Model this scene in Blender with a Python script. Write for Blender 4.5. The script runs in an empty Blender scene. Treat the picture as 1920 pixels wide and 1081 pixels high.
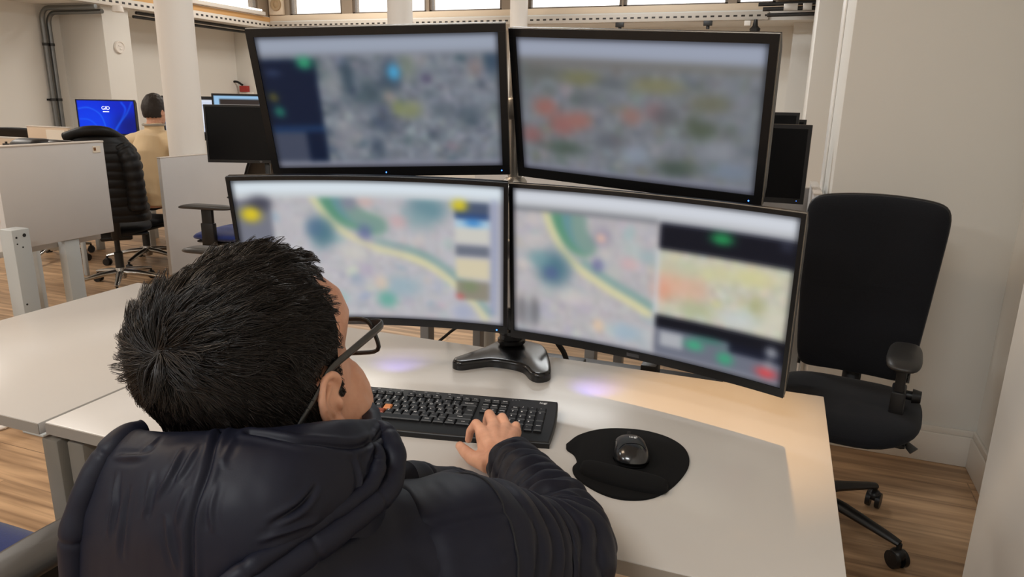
import bpy, bmesh, math, random
import numpy as np
from mathutils import Vector, Matrix, noise
random.seed(7); RNG = np.random.default_rng(11)
PI = math.pi
scene = bpy.context.scene
COL = scene.collection
scene.view_settings.view_transform = 'Standard'
scene.view_settings.look = 'None'
scene.view_settings.exposure = 0.0
scene.view_settings.gamma = 1.0
scene.view_settings.use_curve_mapping = False
scene.cycles.use_denoising = True
scene.cycles.max_bounces = 7
scene.cycles.sample_clamp_indirect = 4.0

# ------------------------------------------------------------------ camera
Rw = Matrix(((0.93617, 0.10696, -0.33488), (0.35108, -0.23420, 0.90658), (0.01854, -0.96628, -0.25682)))
def srgb(c):
    c = [x / 255.0 for x in c]
    return tuple(x / 12.92 if x <= 0.04045 else ((x + 0.055) / 1.055) ** 2.4 for x in c) + (1.0,)

cam_d = bpy.data.cameras.new('camera'); cam = bpy.data.objects.new('camera', cam_d); COL.objects.link(cam)
FPX = 1330.0
cam_d.sensor_width = 36.0; cam_d.lens = FPX / 1920 * 36.0; cam_d.clip_start = 0.02
scene.camera = cam

# ------------------------------------------------------------------ materials
MATS = {}
def mat(name, col, rough=0.5, metal=0.0, spec=0.5, bump=None, var=None, sheen=0.0, coat=0.0, emit=None, aniso=0.0):
    """col in sRGB 0..255; bump=(scale,strength,dist); var=(scale,amount) slow colour variation"""
    if name in MATS: return MATS[name]
    m = bpy.data.materials.new(name); m.use_nodes = True
    nt = m.node_tree; b = nt.nodes['Principled BSDF']
    b.inputs['Base Color'].default_value = srgb(col)
    b.inputs['Roughness'].default_value = rough; b.inputs['Metallic'].default_value = metal
    b.inputs['Specular IOR Level'].default_value = spec
    if sheen: b.inputs['Sheen Weight'].default_value = sheen
    if coat: b.inputs['Coat Weight'].default_value = coat; b.inputs['Coat Roughness'].default_value = 0.15
    if aniso: b.inputs['Anisotropic'].default_value = aniso
    tc = nt.nodes.new('ShaderNodeTexCoord')
    if var:
        n = nt.nodes.new('ShaderNodeTexNoise'); n.inputs['Scale'].default_value = var[0]; n.inputs['Detail'].default_value = 4
        nt.links.new(tc.outputs['Object'], n.inputs['Vector'])
        mx = nt.nodes.new('ShaderNodeMix'); mx.data_type = 'RGBA'; mx.blend_type = 'MULTIPLY'; mx.inputs[0].default_value = 1.0
        mx.inputs[6].default_value = srgb(col)
        rp = nt.nodes.new('ShaderNodeMapRange'); rp.inputs[1].default_value = 0.3; rp.inputs[2].default_value = 0.7
        rp.inputs[3].default_value = 1 - var[1]; rp.inputs[4].default_value = 1 + var[1] * 0.5
        nt.links.new(n.outputs['Fac'], rp.inputs[0]); nt.links.new(rp.outputs[0], mx.inputs[7])
        nt.links.new(mx.outputs[2], b.inputs['Base Color'])
    if bump:
        n = nt.nodes.new('ShaderNodeTexNoise'); n.inputs['Scale'].default_value = bump[0]; n.inputs['Detail'].default_value = 3
        nt.links.new(tc.outputs['Object'], n.inputs['Vector'])
        bp = nt.nodes.new('ShaderNodeBump'); bp.inputs['Strength'].default_value = bump[1]; bp.inputs['Distance'].default_value = bump[2]
        nt.links.new(n.outputs['Fac'], bp.inputs['Height']); nt.links.new(bp.outputs[0], b.inputs['Normal'])
    if emit:
        b.inputs['Emission Color'].default_value = srgb(emit[0]); b.inputs['Emission Strength'].default_value = emit[1]
    MATS[name] = m
    return m

def floor_mat():
    m = bpy.data.materials.new('wood_planks'); m.use_nodes = True
    nt = m.node_tree; b = nt.nodes['Principled BSDF']; L = nt.links
    tc = nt.nodes.new('ShaderNodeTexCoord')
    br = nt.nodes.new('ShaderNodeTexBrick'); br.inputs['Scale'].default_value = 1.0
    br.inputs['Brick Width'].default_value = 1.25; br.inputs['Row Height'].default_value = 0.19
    br.inputs['Mortar Size'].default_value = 0.0022; br.inputs['Mortar Smooth'].default_value = 0.3
    br.offset = 0.37; br.inputs['Color1'].default_value = (0.25, 0.25, 0.25, 1); br.inputs['Color2'].default_value = (0.75, 0.75, 0.75, 1)
    br.inputs['Mortar'].default_value = (0.0, 0.0, 0.0, 1)
    L.new(tc.outputs['Object'], br.inputs['Vector'])
    mp = nt.nodes.new('ShaderNodeMapping'); mp.inputs['Scale'].default_value = (1.6, 26, 1)
    L.new(tc.outputs['Object'], mp.inputs['Vector'])
    # shift the grain from plank to plank
    addv = nt.nodes.new('ShaderNodeVectorMath'); addv.operation = 'MULTIPLY_ADD'
    addv.inputs[1].default_value = (7, 11, 0)
    L.new(br.outputs['Color'], addv.inputs[0]); L.new(mp.outputs[0], addv.inputs[2])
    n = nt.nodes.new('ShaderNodeTexNoise'); n.inputs['Scale'].default_value = 1.0; n.inputs['Detail'].default_value = 6; n.inputs['Distortion'].default_value = 0.6
    L.new(addv.outputs[0], n.inputs['Vector'])
    cr = nt.nodes.new('ShaderNodeValToRGB')
    cr.color_ramp.elements[0].position = 0.25; cr.color_ramp.elements[0].color = srgb((130, 98, 70))
    cr.color_ramp.elements[1].position = 0.75; cr.color_ramp.elements[1].color = srgb((236, 194, 150))
    L.new(n.outputs['Fac'], cr.inputs[0])
    mx = nt.nodes.new('ShaderNodeMix'); mx.data_type = 'RGBA'; mx.blend_type = 'MULTIPLY'; mx.inputs[0].default_value = 0.45
    L.new(cr.outputs[0], mx.inputs[6]); L.new(br.outputs['Color'], mx.inputs[7])
    L.new(mx.outputs[2], b.inputs['Base Color'])
    b.inputs['Roughness'].default_value = 0.42
    bp = nt.nodes.new('ShaderNodeBump'); bp.inputs['Strength'].default_value = 0.15; bp.inputs['Distance'].default_value = 0.002
    L.new(n.outputs['Fac'], bp.inputs['Height']); L.new(bp.outputs[0], b.inputs['Normal'])
    return m

def slot_mat(name, col, axis, pitch, zc, hh, duty=0.5):
    """painted channel with a row of punched slots (object coordinates)"""
    m = bpy.data.materials.new(name); m.use_nodes = True
    nt = m.node_tree; b = nt.nodes['Principled BSDF']; L = nt.links
    b.inputs['Roughness'].default_value = 0.45
    tc = nt.nodes.new('ShaderNodeTexCoord'); sp = nt.nodes.new('ShaderNodeSeparateXYZ'); L.new(tc.outputs['Object'], sp.inputs[0])
    def math_(op, a, bv=None):
        q = nt.nodes.new('ShaderNodeMath'); q.operation = op
        if isinstance(a, float): q.inputs[0].default_value = a
        else: L.new(a, q.inputs[0])
        if bv is not None:
            if isinstance(bv, float): q.inputs[1].default_value = bv
            else: L.new(bv, q.inputs[1])
        return q.outputs[0]
    fr = math_('FRACT', math_('DIVIDE', sp.outputs[axis], pitch))
    a = math_('LESS_THAN', fr, duty)
    z = math_('LESS_THAN', math_('ABSOLUTE', math_('SUBTRACT', sp.outputs[2], zc)), hh)
    f = math_('MULTIPLY', a, z)
    mx = nt.nodes.new('ShaderNodeMix'); mx.data_type = 'RGBA'
    L.new(f, mx.inputs[0]); mx.inputs[6].default_value = srgb(col); mx.inputs[7].default_value = srgb((45, 40, 36))
    L.new(mx.outputs[2], b.inputs['Base Color'])
    return m

def glass_mat():
    m = bpy.data.materials.new('window_glass'); m.use_nodes = True
    nt = m.node_tree; b = nt.nodes['Principled BSDF']; out = nt.nodes['Material Output']
    tr = nt.nodes.new('ShaderNodeBsdfTransparent'); mx = nt.nodes.new('ShaderNodeMixShader'); mx.inputs[0].default_value = 0.06
    b.inputs['Base Color'].default_value = (0.9, 0.9, 0.9, 1); b.inputs['Roughness'].default_value = 0.03
    nt.links.new(tr.outputs[0], mx.inputs[1]); nt.links.new(b.outputs[0], mx.inputs[2]); nt.links.new(mx.outputs[0], out.inputs[0])
    return m

wallm = mat('painted_wall', (230, 228, 222), 0.75, bump=(60, 0.06, 0.002))
creamm = mat('cream_paint', (232, 214, 190), 0.6)
orangem = mat('wood_sill', (226, 178, 118), 0.55)
whitem = mat('white_paint', (236, 231, 224), 0.5)
ceilm = mat('ceiling_paint', (224, 222, 216), 0.8)
skirtm = mat('skirting_paint', (228, 222, 213), 0.45)
framem = mat('window_frame_paint', (112, 100, 88), 0.45)
deskm = mat('white_laminate', (196, 192, 187), 0.26, spec=0.5, bump=(500, 0.02, 0.0004), var=(2.5, 0.025))
edgem = mat('desk_edge_band', (150, 141, 130), 0.5)
legm = mat('taupe_steel', (122, 115, 104), 0.42, bump=(300, 0.05, 0.0006))
greyleg = mat('light_grey_steel', (176, 180, 180), 0.45)
panelm = mat('grey_melamine', (200, 197, 195), 0.55, var=(3, 0.03))
panele = mat('panel_edge', (205, 196, 186), 0.5)
plast = mat('black_plastic', (13, 13, 15), 0.42, bump=(700, 0.12, 0.0005))
plastg = mat('black_gloss_plastic', (12, 12, 14), 0.22)
bezelm = mat('monitor_bezel', (9, 9, 11), 0.38, bump=(900, 0.05, 0.0003))
bezelg = mat('monitor_edge_silver', (120, 114, 106), 0.35, metal=0.7)
offscr = mat('dark_screen_glass', (6, 7, 10), 0.3, spec=0.18)
armplast = mat('armrest_plastic', (58, 56, 54), 0.36)
fabk = mat('black_fabric', (17, 19, 25), 0.95, bump=(900, 0.5, 0.001), var=(240, 0.25), spec=0.3, sheen=0.06)
fabb = mat('blue_fabric', (24, 44, 112), 0.9, bump=(900, 0.4, 0.001), var=(300, 0.2), sheen=0.2)
meshm = mat('mesh_back', (30, 29, 28), 0.9, bump=(500, 0.9, 0.002), var=(420, 0.5))
chrome = mat('polished_steel', (190, 188, 184), 0.22, metal=1.0)
silver = mat('brushed_aluminium', (186, 182, 176), 0.36, metal=0.85)
conduitm = mat('galvanised_conduit', (128, 130, 130), 0.32, metal=0.8)
darkm = mat('dark_metal', (52, 52, 52), 0.45, metal=0.4)
rubberm = mat('black_rubber', (18, 18, 18), 0.8)
padm = mat('mouse_pad_cloth', (9, 9, 10), 0.95, spec=0.25, bump=(1200, 0.4, 0.0005))
keym = mat('key_plastic', (11, 11, 13), 0.4)
legend = mat('key_print', (225, 226, 228), 0.6)
orangek = mat('orange_key_plastic', (220, 140, 84), 0.45)
ledblue = mat('blue_led', (40, 90, 255), 0.4, emit=((70, 130, 255), 4.0))
paperm = mat('paper', (232, 222, 206), 0.8)
cardm = mat('tan_board', (206, 184, 160), 0.7)
redm = mat('red_plastic', (170, 50, 44), 0.5)
glassm = glass_mat()

# ------------------------------------------------------------------ mesh helpers
class MB:
    """collects shapes into one mesh"""
    def __init__(s): s.bm = bmesh.new()
    def _xf(s, vs, m):
        if m is not None: bmesh.ops.transform(s.bm, matrix=m, verts=vs)
    def box(s, lo, hi, bev=0.0, seg=2, m=None):
        lo = Vector(lo); hi = Vector(hi); d = hi - lo
        r = bmesh.ops.create_cube(s.bm, size=1.0); vs = r['verts']
        bmesh.ops.transform(s.bm, matrix=Matrix.Translation((lo + hi) / 2) @ Matrix.Diagonal((d.x, d.y, d.z, 1)), verts=vs)
        if bev > 0:
            es = list({e for v in vs for e in v.link_edges})
            q = bmesh.ops.bevel(s.bm, geom=es, offset=bev, segments=seg, profile=0.5, affect='EDGES')
            vs = list({v for f in q['faces'] for v in f.verts} | {v for v in vs if v.is_valid})
        s._xf(vs, m); return s
    def cyl(s, p0, p1, r0, r1=None, n=20, cap=True):
        p0 = Vector(p0); p1 = Vector(p1); r1 = r0 if r1 is None else r1
        ax = (p1 - p0); q = ax.to_track_quat('Z', 'Y').to_matrix()
        rings = []
        for p, r in ((p0, r0), (p1, r1)):
            rings.append([s.bm.verts.new(p + q @ Vector((r * math.cos(2 * PI * i / n), r * math.sin(2 * PI * i / n), 0))) for i in range(n)])
        for i in range(n):
            s.bm.faces.new((rings[0][i], rings[0][(i + 1) % n], rings[1][(i + 1) % n], rings[1][i]))
        if cap:
            s.bm.faces.new(rings[0][::-1]); s.bm.faces.new(rings[1])
        return s
    def tube(s, pts, rad, n=10, cap=True, closed=False):
        pts = [Vector(p) for p in pts]; k = len(pts)
        rad = [rad] * k if not hasattr(rad, '__len__') else rad
        up = None; rings = []
        for i, p in enumerate(pts):
            if closed: t = pts[(i + 1) % k] - pts[i - 1]
            else: t = pts[min(i + 1, k - 1)] - pts[max(i - 1, 0)]
            t.normalize()
            if up is None:
                up = Vector((0, 0, 1)) if abs(t.z) < 0.9 else Vector((1, 0, 0))
            up = (up - t * up.dot(t)); up.normalize(); sd = t.cross(up)
            r = rad[i]; ra, rb = (r, r) if not hasattr(r, '__len__') else r
            rings.append([s.bm.verts.new(p + sd * (ra * math.cos(2 * PI * j / n)) + up * (rb * math.sin(2 * PI * j / n))) for j in range(n)])
        for i in range(k if closed else k - 1):
            a, b = rings[i], rings[(i + 1) % k]
            for j in range(n):
                s.bm.faces.new((a[j], a[(j + 1) % n], b[(j + 1) % n], b[j]))
        if cap and not closed:
            s.bm.faces.new(rings[0][::-1]); s.bm.faces.new(rings[-1])
        return s
    def prism(s, poly, z0, z1, bev=0.0, seg=2, m=None):
        vs = [s.bm.verts.new((x, y, z0)) for x, y in poly]
        f = s.bm.faces.new(vs)
        if f.normal.z > 0: pass
        r = bmesh.ops.extrude_face_region(s.bm, geom=[f])
        top = [e for e in r['geom'] if isinstance(e, bmesh.types.BMVert)]
        for v in top: v.co.z = z1
        allv = vs + top
        bmesh.ops.recalc_face_normals(s.bm, faces=list({f for v in allv for f in v.link_faces}))
        if bev > 0:
            es = [e for e in {e for v in top for e in v.link_edges} if all(abs(v.co.z - z1) < 1e-9 for v in e.verts)]
            q = bmesh.ops.bevel(s.bm, geom=es, offset=bev, segments=seg, profile=0.5, affect='EDGES')
            allv = [v for v in allv if v.is_valid] + list({v for f in q['faces'] for v in f.verts})
            allv = list(set(allv))
        s._xf(allv, m); return s
    def lathe(s, prof, n=24, m=None):
        rings = []
        for r, z in prof:
            rings.append([s.bm.verts.new((r * math.cos(2 * PI * i / n), r * math.sin(2 * PI * i / n), z)) for i in range(n)])
        for a, b in zip(rings, rings[1:]):
            for i in range(n): s.bm.faces.new((a[i], a[(i + 1) % n], b[(i + 1) % n], b[i]))
        if prof[0][0] > 1e-6: s.bm.faces.new(rings[0][::-1])
        if prof[-1][0] > 1e-6: s.bm.faces.new(rings[-1])
        vs = [v for r in rings for v in r]
        s._xf(vs, m); return s
    def ell(s, c, r, m=None, n=20):
        q = bmesh.ops.create_uvsphere(s.bm, u_segments=n, v_segments=max(8, n * 2 // 3), radius=1.0)
        vs = q['verts']
        mm = Matrix.Translation(c) @ (m.to_4x4() if m is not None else Matrix.Identity(4)) @ Matrix.Diagonal((r[0], r[1], r[2], 1))
        bmesh.ops.transform(s.bm, matrix=mm, verts=vs); return s
    def grid(s, fn, nu, nv, closed_u=False):
        g = [[s.bm.verts.new(fn(i / (nu if closed_u else nu - 1), j / (nv - 1))) for j in range(nv)] for i in range(nu)]
        for i in range(nu if closed_u else nu - 1):
            for j in range(nv - 1):
                s.bm.faces.new((g[i][j], g[(i + 1) % nu][j], g[(i + 1) % nu][j + 1], g[i][j + 1]))
        return s
    def build(s, name, m, parent=None, smooth=True, angle=40, xf=None, fixn=True):
        if xf is not None: bmesh.ops.transform(s.bm, matrix=xf, verts=s.bm.verts[:])
        if fixn: bmesh.ops.recalc_face_normals(s.bm, faces=s.bm.faces[:])
        me = bpy.data.meshes.new(name)
        if smooth:
            for f in s.bm.faces: f.smooth = True
            ca = math.radians(angle)
            for e in s.bm.edges:
                if len(e.link_faces) == 2 and e.calc_face_angle(0) > ca: e.smooth = False
        s.bm.to_mesh(me); s.bm.free()
        o = bpy.data.objects.new(name, me); COL.objects.link(o)
        me.materials.append(m)
        if parent is not None: o.parent = parent
        return o

def tag(o, label=None, cat=None, group=None, kind=None):
    if label: o['label'] = label
    if cat: o['category'] = cat
    if group: o['group'] = group
    if kind: o['kind'] = kind
    return o
def thing(name, label, cat, loc=(0, 0, 0), rz=0.0, group=None, mw=None):
    o = bpy.data.objects.new(name, None); COL.objects.link(o)
    o.empty_display_size = 0.05
    if mw is not None: o.matrix_world = mw
    else: o.location = loc; o.rotation_euler = (0, 0, rz)
    return tag(o, label, cat, group)
def struct(name, mb, m, label=None, parent=None, **k):
    o = mb.build(name, m, parent, **k)
    if parent is None: o['kind'] = 'structure'
    if label: o['label'] = label
    return o
def copy_tree(o, parent=None):
    c = o.copy(); COL.objects.link(c)
    if parent is not None: c.parent = parent
    for ch in list(o.children): copy_tree(ch, c)
    return c
def text_mesh(s, size, align='CENTER', thick=0.0003, bold=0.0):
    cu = bpy.data.curves.new('t', 'FONT'); cu.body = s; cu.size = size; cu.align_x = align; cu.align_y = 'CENTER'; cu.extrude = thick
    cu.resolution_u = 3; cu.offset = bold * size
    o = bpy.data.objects.new('t', cu); COL.objects.link(o)
    dg = bpy.context.evaluated_depsgraph_get(); me = bpy.data.meshes.new_from_object(o.evaluated_get(dg))
    bpy.data.objects.remove(o); bpy.data.curves.remove(cu)
    return me
def add_mesh(mb, me, m):
    t = bmesh.new(); t.from_mesh(me); bmesh.ops.transform(t, matrix=m, verts=t.verts[:])
    tmp = bpy.data.meshes.new('tmp'); t.to_mesh(tmp); t.free(); mb.bm.from_mesh(tmp); bpy.data.meshes.remove(tmp)
def T(x, y, z): return Matrix.Translation((x, y, z))
def RZ(a): return Matrix.Rotation(a, 4, 'Z')
def RX(a): return Matrix.Rotation(a, 4, 'X')
def RY(a): return Matrix.Rotation(a, 4, 'Y')
def catmull(pts, n):
    pts = [Vector(p) for p in pts]; out = []
    P = [2 * pts[0] - pts[1]] + pts + [2 * pts[-1] - pts[-2]]
    for i in range(1, len(P) - 2):
        for k in range(n):
            t = k / n
            out.append(0.5 * ((2 * P[i]) + (P[i + 1] - P[i - 1]) * t + (2 * P[i - 1] - 5 * P[i] + 4 * P[i + 1] - P[i + 2]) * t * t + (3 * P[i] - P[i - 1] - 3 * P[i + 1] + P[i + 2]) * t ** 3))
    out.append(pts[-1]); return out

cam.matrix_world = Matrix(((Rw[0][0], -Rw[0][1], -Rw[0][2], 0), (Rw[1][0], -Rw[1][1], -Rw[1][2], 0), (Rw[2][0], -Rw[2][1], -Rw[2][2], 1.36), (0, 0, 0, 1)))

# ------------------------------------------------------------------ the room
XL, YF, XT, YT = -7.9, 9.75, -7.2, 9.06       # lower walls; window planes over the bulkhead
struct('floor', MB().box((-8.1, -4.2, -0.1), (3.2, 10.0, 0.0)), floor_mat(), 'brown wood plank floor')
struct('ceiling', MB().box((-8.1, -4.2, 3.25), (3.2, 10.0, 3.35)), ceilm, 'off-white ceiling')
struct('wall_left', MB().box((-8.1, -4.2, 0), (XL, 10.0, 2.3)), wallm, 'pale left wall under the bulkhead')
struct('wall_far', MB().box((XL, YF, 0), (3.2, 10.0, 2.3)), wallm, 'pale far wall under the bulkhead')
struct('wall_rear', MB().box((-8.1, -4.2, 0), (3.2, -4.0, 3.25)), wallm, 'pale wall behind the camera')
struct('wall_right', MB().box((0.825, -4.0, 0), (1.02, 10.0, 3.25)), wallm, 'pale right wall')
# stub walls (piers) along the right wall
def pier(name, x0, y0, y1, lab):
    return struct(name, MB().box((x0, y0, 0), (0.83, y1, 3.25), 0.006, 2), wallm, lab)
pier('wall_right_pier', 0.196, 3.0, 3.69, 'wide wall stub behind the black chair')
pier('wall_right_pier', 0.17, 7.1, 8.45, 'second wall stub farther along the right wall')
pier('wall_right_pier', 0.56, 0.9, 1.92, 'white wall end nearest the camera at the right')
struct('wall_far_pier', MB().box((-0.02, 9.3, 0), (0.83, 9.8, 2.3)), wallm, 'pier in the far right corner')
# bulkheads above the lower walls
struct('ceiling_bulkhead', MB().box((-8.1, -4.0, 2.285), (XT, 10.0, 2.46)).box((XT - 0.02, YT - 0.03, 2.285), (0.83, 10.0, 2.40)), wallm, 'boxed bulkhead along the window walls')
struct('trim_1', MB().box((XT, -4.0, 2.38), (XT + 0.03, YT, 2.45), 0.004), orangem, 'timber sill band under the left windows')
struct('trim_2', MB().box((XT + 0.03, YT - 0.03, 2.40), (0.2, YT + 0.02, 2.475), 0.004), creamm, 'cream sill band under the far windows')
# punched cable channels on the bulkhead edges
chan_l = slot_mat('punched_channel_left', (235, 230, 222), 1, 0.085, 2.335, 0.012)
chan_f = slot_mat('punched_channel_far', (205, 198, 188), 0, 0.085, 2.335, 0.010)
o = MB().box((XT + 0.031, 2.0, 2.29), (XT + 0.06, YT - 0.08, 2.38), 0.003).build('cable_channel', chan_l); tag(o, 'white punched cable channel along the left bulkhead', 'cable tray')
o = MB().box((XT + 0.065, YT - 0.075, 2.29), (-0.3, YT - 0.0305, 2.38), 0.003).build('cable_channel', chan_f); tag(o, 'punched cable channel under the far windows', 'cable tray')
# windows: posts, header, frames and glass
def window_wall(axis, plane, spans, z0, z1, lo, hi, first, labels, postm):
    n = first
    mb = MB(); edges = [lo] + [e for s in spans for e in s] + [hi]
    for a, b in zip(edges[0::2], edges[1::2]):
        if b - a > 0.002:
            p0, p1 = ((a, plane, z0), (b, plane + 0.18, 3.25)) if axis == 0 else ((plane - 0.18, a, z0), (plane, b, 3.25))
            mb.box(p0, p1)
    p0, p1 = ((lo, plane, z1), (hi, plane + 0.18, 3.25)) if axis == 0 else ((plane - 0.18, lo, z1), (plane, hi, 3.25))
    mb.box(p0, p1)
    struct('wall_far_windows' if axis == 0 else 'wall_left_windows', mb, postm, 'posts and header between the high windows')
    for (a, b), lab in zip(spans, labels):
        w = bpy.data.objects.new('window_%d' % n, None); COL.objects.link(w); w['kind'] = 'structure'; w['label'] = lab; n += 1
        f = MB(); t = 0.035
        for (u0, u1, v0, v1) in ((a, b, z0, z0 + t), (a, b, z1 - t, z1), (a, a + t, z0, z1), (b - t, b, z0, z1)):
            if axis == 0: f.box((u0, plane + 0.02, v0), (u1, plane + 0.07, v1))
            else: f.box((plane - 0.07, u0, v0), (plane - 0.02, u1, v1))
        f.build('window_frame', framem, w, smooth=False)
        g = MB()
        if axis == 0: g.box((a + t, plane + 0.04, z0 + t), (b - t, plane + 0.046, z1 - t))
        else: g.box((plane - 0.046, a + t, z0 + t), (plane - 0.04, b - t, z1 - t))
        g.build('glass_pane', glassm, w, smooth=False)
    return n
n = window_wall(0, YT, [(-6.84, -5.96), (-5.79, -4.645), (-4.60, -3.56), (-3.20, -2.0), (-1.98, -0.76), (-0.66, -0.24)], 2.46, 3.1, XT, 0.83, 1,
    ['high window nearest the far left corner', 'high window left of the middle column', 'high window behind the middle column', 'wide high window right of the thin column', 'wide high window above the upper right monitor', 'narrow high window beside the duct'], mat('window_post_paint', (150, 134, 116), 0.5))
n = window_wall(1, XT, [(3.2, 4.2), (4.28, 5.3), (5.38, 6.4), (6.48, 7.62), (7.68, 8.84)], 2.46, 3.1, -4.0, YT, n,
    ['high left window far from the corner', 'high left window over the conduits', 'high left window over the pilaster', 'high left window behind the near column', 'high left window next to the room corner'], mat('window_post_paint', (150, 134, 116), 0.5))
# pilasters on the left wall
struct('wall_left_pilaster', MB().box((XL - 0.02, 6.26, 0), (-7.24, 6.62, 2.29), 0.008), wallm, 'pilaster beside the conduits on the left wall')
struct('wall_left_pilaster', MB().box((XL - 0.02, 9.1, 0), (-7.45, 9.76, 2.29), 0.008), wallm, 'pilaster in the far left corner')
struct('trim_painted_daylight', MB().box((0.188, 3.50, 0), (0.1955, 3.69, 3.24), 0.002), mat('painted_daylight_white', (250, 248, 244), 0.3), 'white strip painted as daylight on the side of the wall stub')  # brighter white paint stands in for daylight on this edge
# skirting
sk = MB().box((0.196, 2.982, 0), (0.825, 3.0, 0.125), 0.004).box((0.196, 2.988, 0.125), (0.825, 3.0, 0.15), 0.003)
struct('baseboard_far', sk, skirtm, 'white skirting board behind the black chair')
sk = MB().box((0.807, 1.92, 0), (0.825, 2.982, 0.125), 0.004).box((0.813, 1.92, 0.125), (0.825, 2.988, 0.15), 0.003)
struct('baseboard_right', sk, skirtm, 'white skirting board on the right wall')
# round columns
def column(x, y, r, lab):
    o = MB().lathe([(r, 0), (r, 0.1), (r, 2.2), (r, 3.25)], 48, T(x, y, 0)).build('wall_column', whitem); o['kind'] = 'structure'; o['label'] = lab
column(-4.155, 4.195, 0.127, 'thick round white column left of the monitors')
column(-3.2, 5.75, 0.108, 'round white column above the upper left monitor')
column(-3.2, 8.72, 0.108, 'thin-looking round white column between the upper monitors')

# ------------------------------------------------------------------ wall fittings
t = thing('conduit_run', 'pair of grey steel conduits bending from the left wall to the bulkhead', 'pipe')
for k, (y, zt) in enumerate(((6.02, 2.245), (6.095, 2.205))):
    pts = [(XL + 0.04, y, 0.0), (XL + 0.04, y, 1.0), (XL + 0.04, y, zt - 0.12)]
    for a in range(1, 7):
        an = a / 6 * PI / 2; pts.append((XL + 0.04 + 0.12 * (1 - math.cos(an)), y, zt - 0.12 + 0.12 * math.sin(an)))
    pts += [(-7.3, y + 0.02, zt), (-7.09, y + 0.05, zt + 0.005)]
    c = MB().tube(pts, 0.025, 12).build('conduit', conduitm, t)
    for z in (0.5, 1.25, 1.85): MB().cyl((XL + 0.04, y, z), (XL + 0.04, y, z + 0.03), 0.031).build('coupling', darkm, c)
MB().box((XL, 5.97, 1.255), (XL + 0.015, 6.15, 1.275)).build('clamp_bar', darkm, t)
t = thing('ceiling_junction_box', 'small white junction box where the conduits meet the bulkhead', 'junction box', (-7.0, 6.27, 2.235))
MB().lathe([(0.001, 0.05), (0.05, 0.045), (0.06, 0.0), (0.06, -0.02), (0.001, -0.03)], 20).build('cover', whitem, t)
t = thing('ceiling_pipe', 'dark pipes clipped under the left bulkhead behind the near column', 'pipe')
for dy, z in ((0.0, 2.262), (0.05, 2.222)):
    MB().tube([(-7.26 - dy, 6.75, z), (-7.28 - dy, 7.6, z), (-7.30 - dy, 8.5, z), (-7.28 - dy, 8.95, z)], 0.018, 10).build('pipe', darkm, t)
# round metal badge (air nozzle) and sounder
t = thing('wall_disc', 'round white relief disc on the left wall pilaster', 'wall plate', (-7.235, 6.44, 1.86))
MB().lathe([(0.001, 0.012), (0.05, 0.012), (0.056, 0.02), (0.066, 0.02), (0.07, 0.0)], 32, RY(PI / 2)).build('plate', whitem, t)
for q in (((0.01, -0.02, 0.008), (0.018, 0.015, 0.02)), ((0.01, -0.005, -0.028), (0.018, 0.025, -0.012))): MB().box(*q, 0.002).build('relief', whitem, t)
t = thing('wall_speaker', 'tan round-faced speaker between the windows in the far left corner', 'speaker', (-7.03, YT - 0.03, 2.62))
MB().box((-0.13, -0.02, -0.14), (0.11, 0.03, 0.5), 0.006).build('housing', creamm, t)
MB().lathe([(0.001, 0.02), (0.03, 0.02), (0.045, 0.012), (0.07, 0.02), (0.085, 0.018), (0.09, 0.0)], 28, T(0, -0.02, 0) @ RX(PI / 2)).build('grille', mat('tan_grille', (176, 148, 110), 0.5), t)
t = thing('tube_light', 'white fluorescent batten along the left window sill', 'lamp', (-7.12, 8.1, 2.475))
MB().box((-0.03, -0.75, -0.02), (0.03, 0.75, 0.03), 0.006).build('housing', whitem, t)
MB().cyl((0.0, -0.7, 0.045), (0.0, 0.7, 0.045), 0.014).build('tube', mat('lamp_tube', (255, 250, 240), 0.4, emit=((255, 244, 225), 2.0)), t)
t = thing('air_duct', 'ribbed grey air duct under the ceiling at the far right', 'duct', (-0.02, 8.7, 2.62))
d = MB()
for k in range(9): d.box((-0.24 + 0.06 * k, -0.18, -0.12), (-0.24 + 0.06 * k + 0.05, 0.3, 0.5), 0.006)
d.build('ribbed_wall', mat('duct_steel', (128, 120, 110), 0.45, metal=0.3), t)
MB().box((-0.22, -0.16, -0.10), (0.28, 0.28, 0.48)).build('core', darkm, t)
t = thing('ceiling_pipe_rack', 'dark pipes and brackets under the duct at the far right', 'pipe', (0, 8.62, 2.36))
for k, (z, r) in enumerate(((0.05, 0.02), (0.0, 0.022), (-0.06, 0.02))):
    MB().tube([(-0.4 + 0.05 * k, -0.05, z - 0.01), (0.2, 0.0, z), (0.6, 0.0, z)], r, 10).build('pipe', darkm, t)
for q in (((-0.14, -0.08, -0.03), (0.0, -0.03, 0.04)), ((0.05, -0.08, -0.03), (0.14, -0.03, 0.04))): MB().box(*q, 0.004).build('bracket', silver, t)
t = thing('security_camera', 'small white camera on a bracket under the far channel', 'camera', (-0.5, YT - 0.1, 2.24))
MB().box((-0.05, -0.05, -0.02), (0.02, 0.05, 0.035), 0.006).build('housing', whitem, t)
MB().lathe([(0.001, -0.11), (0.05, -0.1), (0.06, -0.05), (0.03, -0.02), (0.02, 0.05)], 18, T(0.07, 0, 0)).build('mount', darkm, t)
for x, lab in ((-2.0, 'small steel bracket under the far channel at the left of the pair'), (-0.96, 'small steel bracket under the far channel nearer the camera fitting')):
    o = MB().box((x - 0.05, YT - 0.075, 2.235), (x + 0.05, YT - 0.032, 2.29), 0.004).cyl((x, YT - 0.035, 2.2), (x, YT - 0.035, 2.26), 0.02).build('ceiling_bracket', darkm); tag(o, lab, 'bracket')
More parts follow.
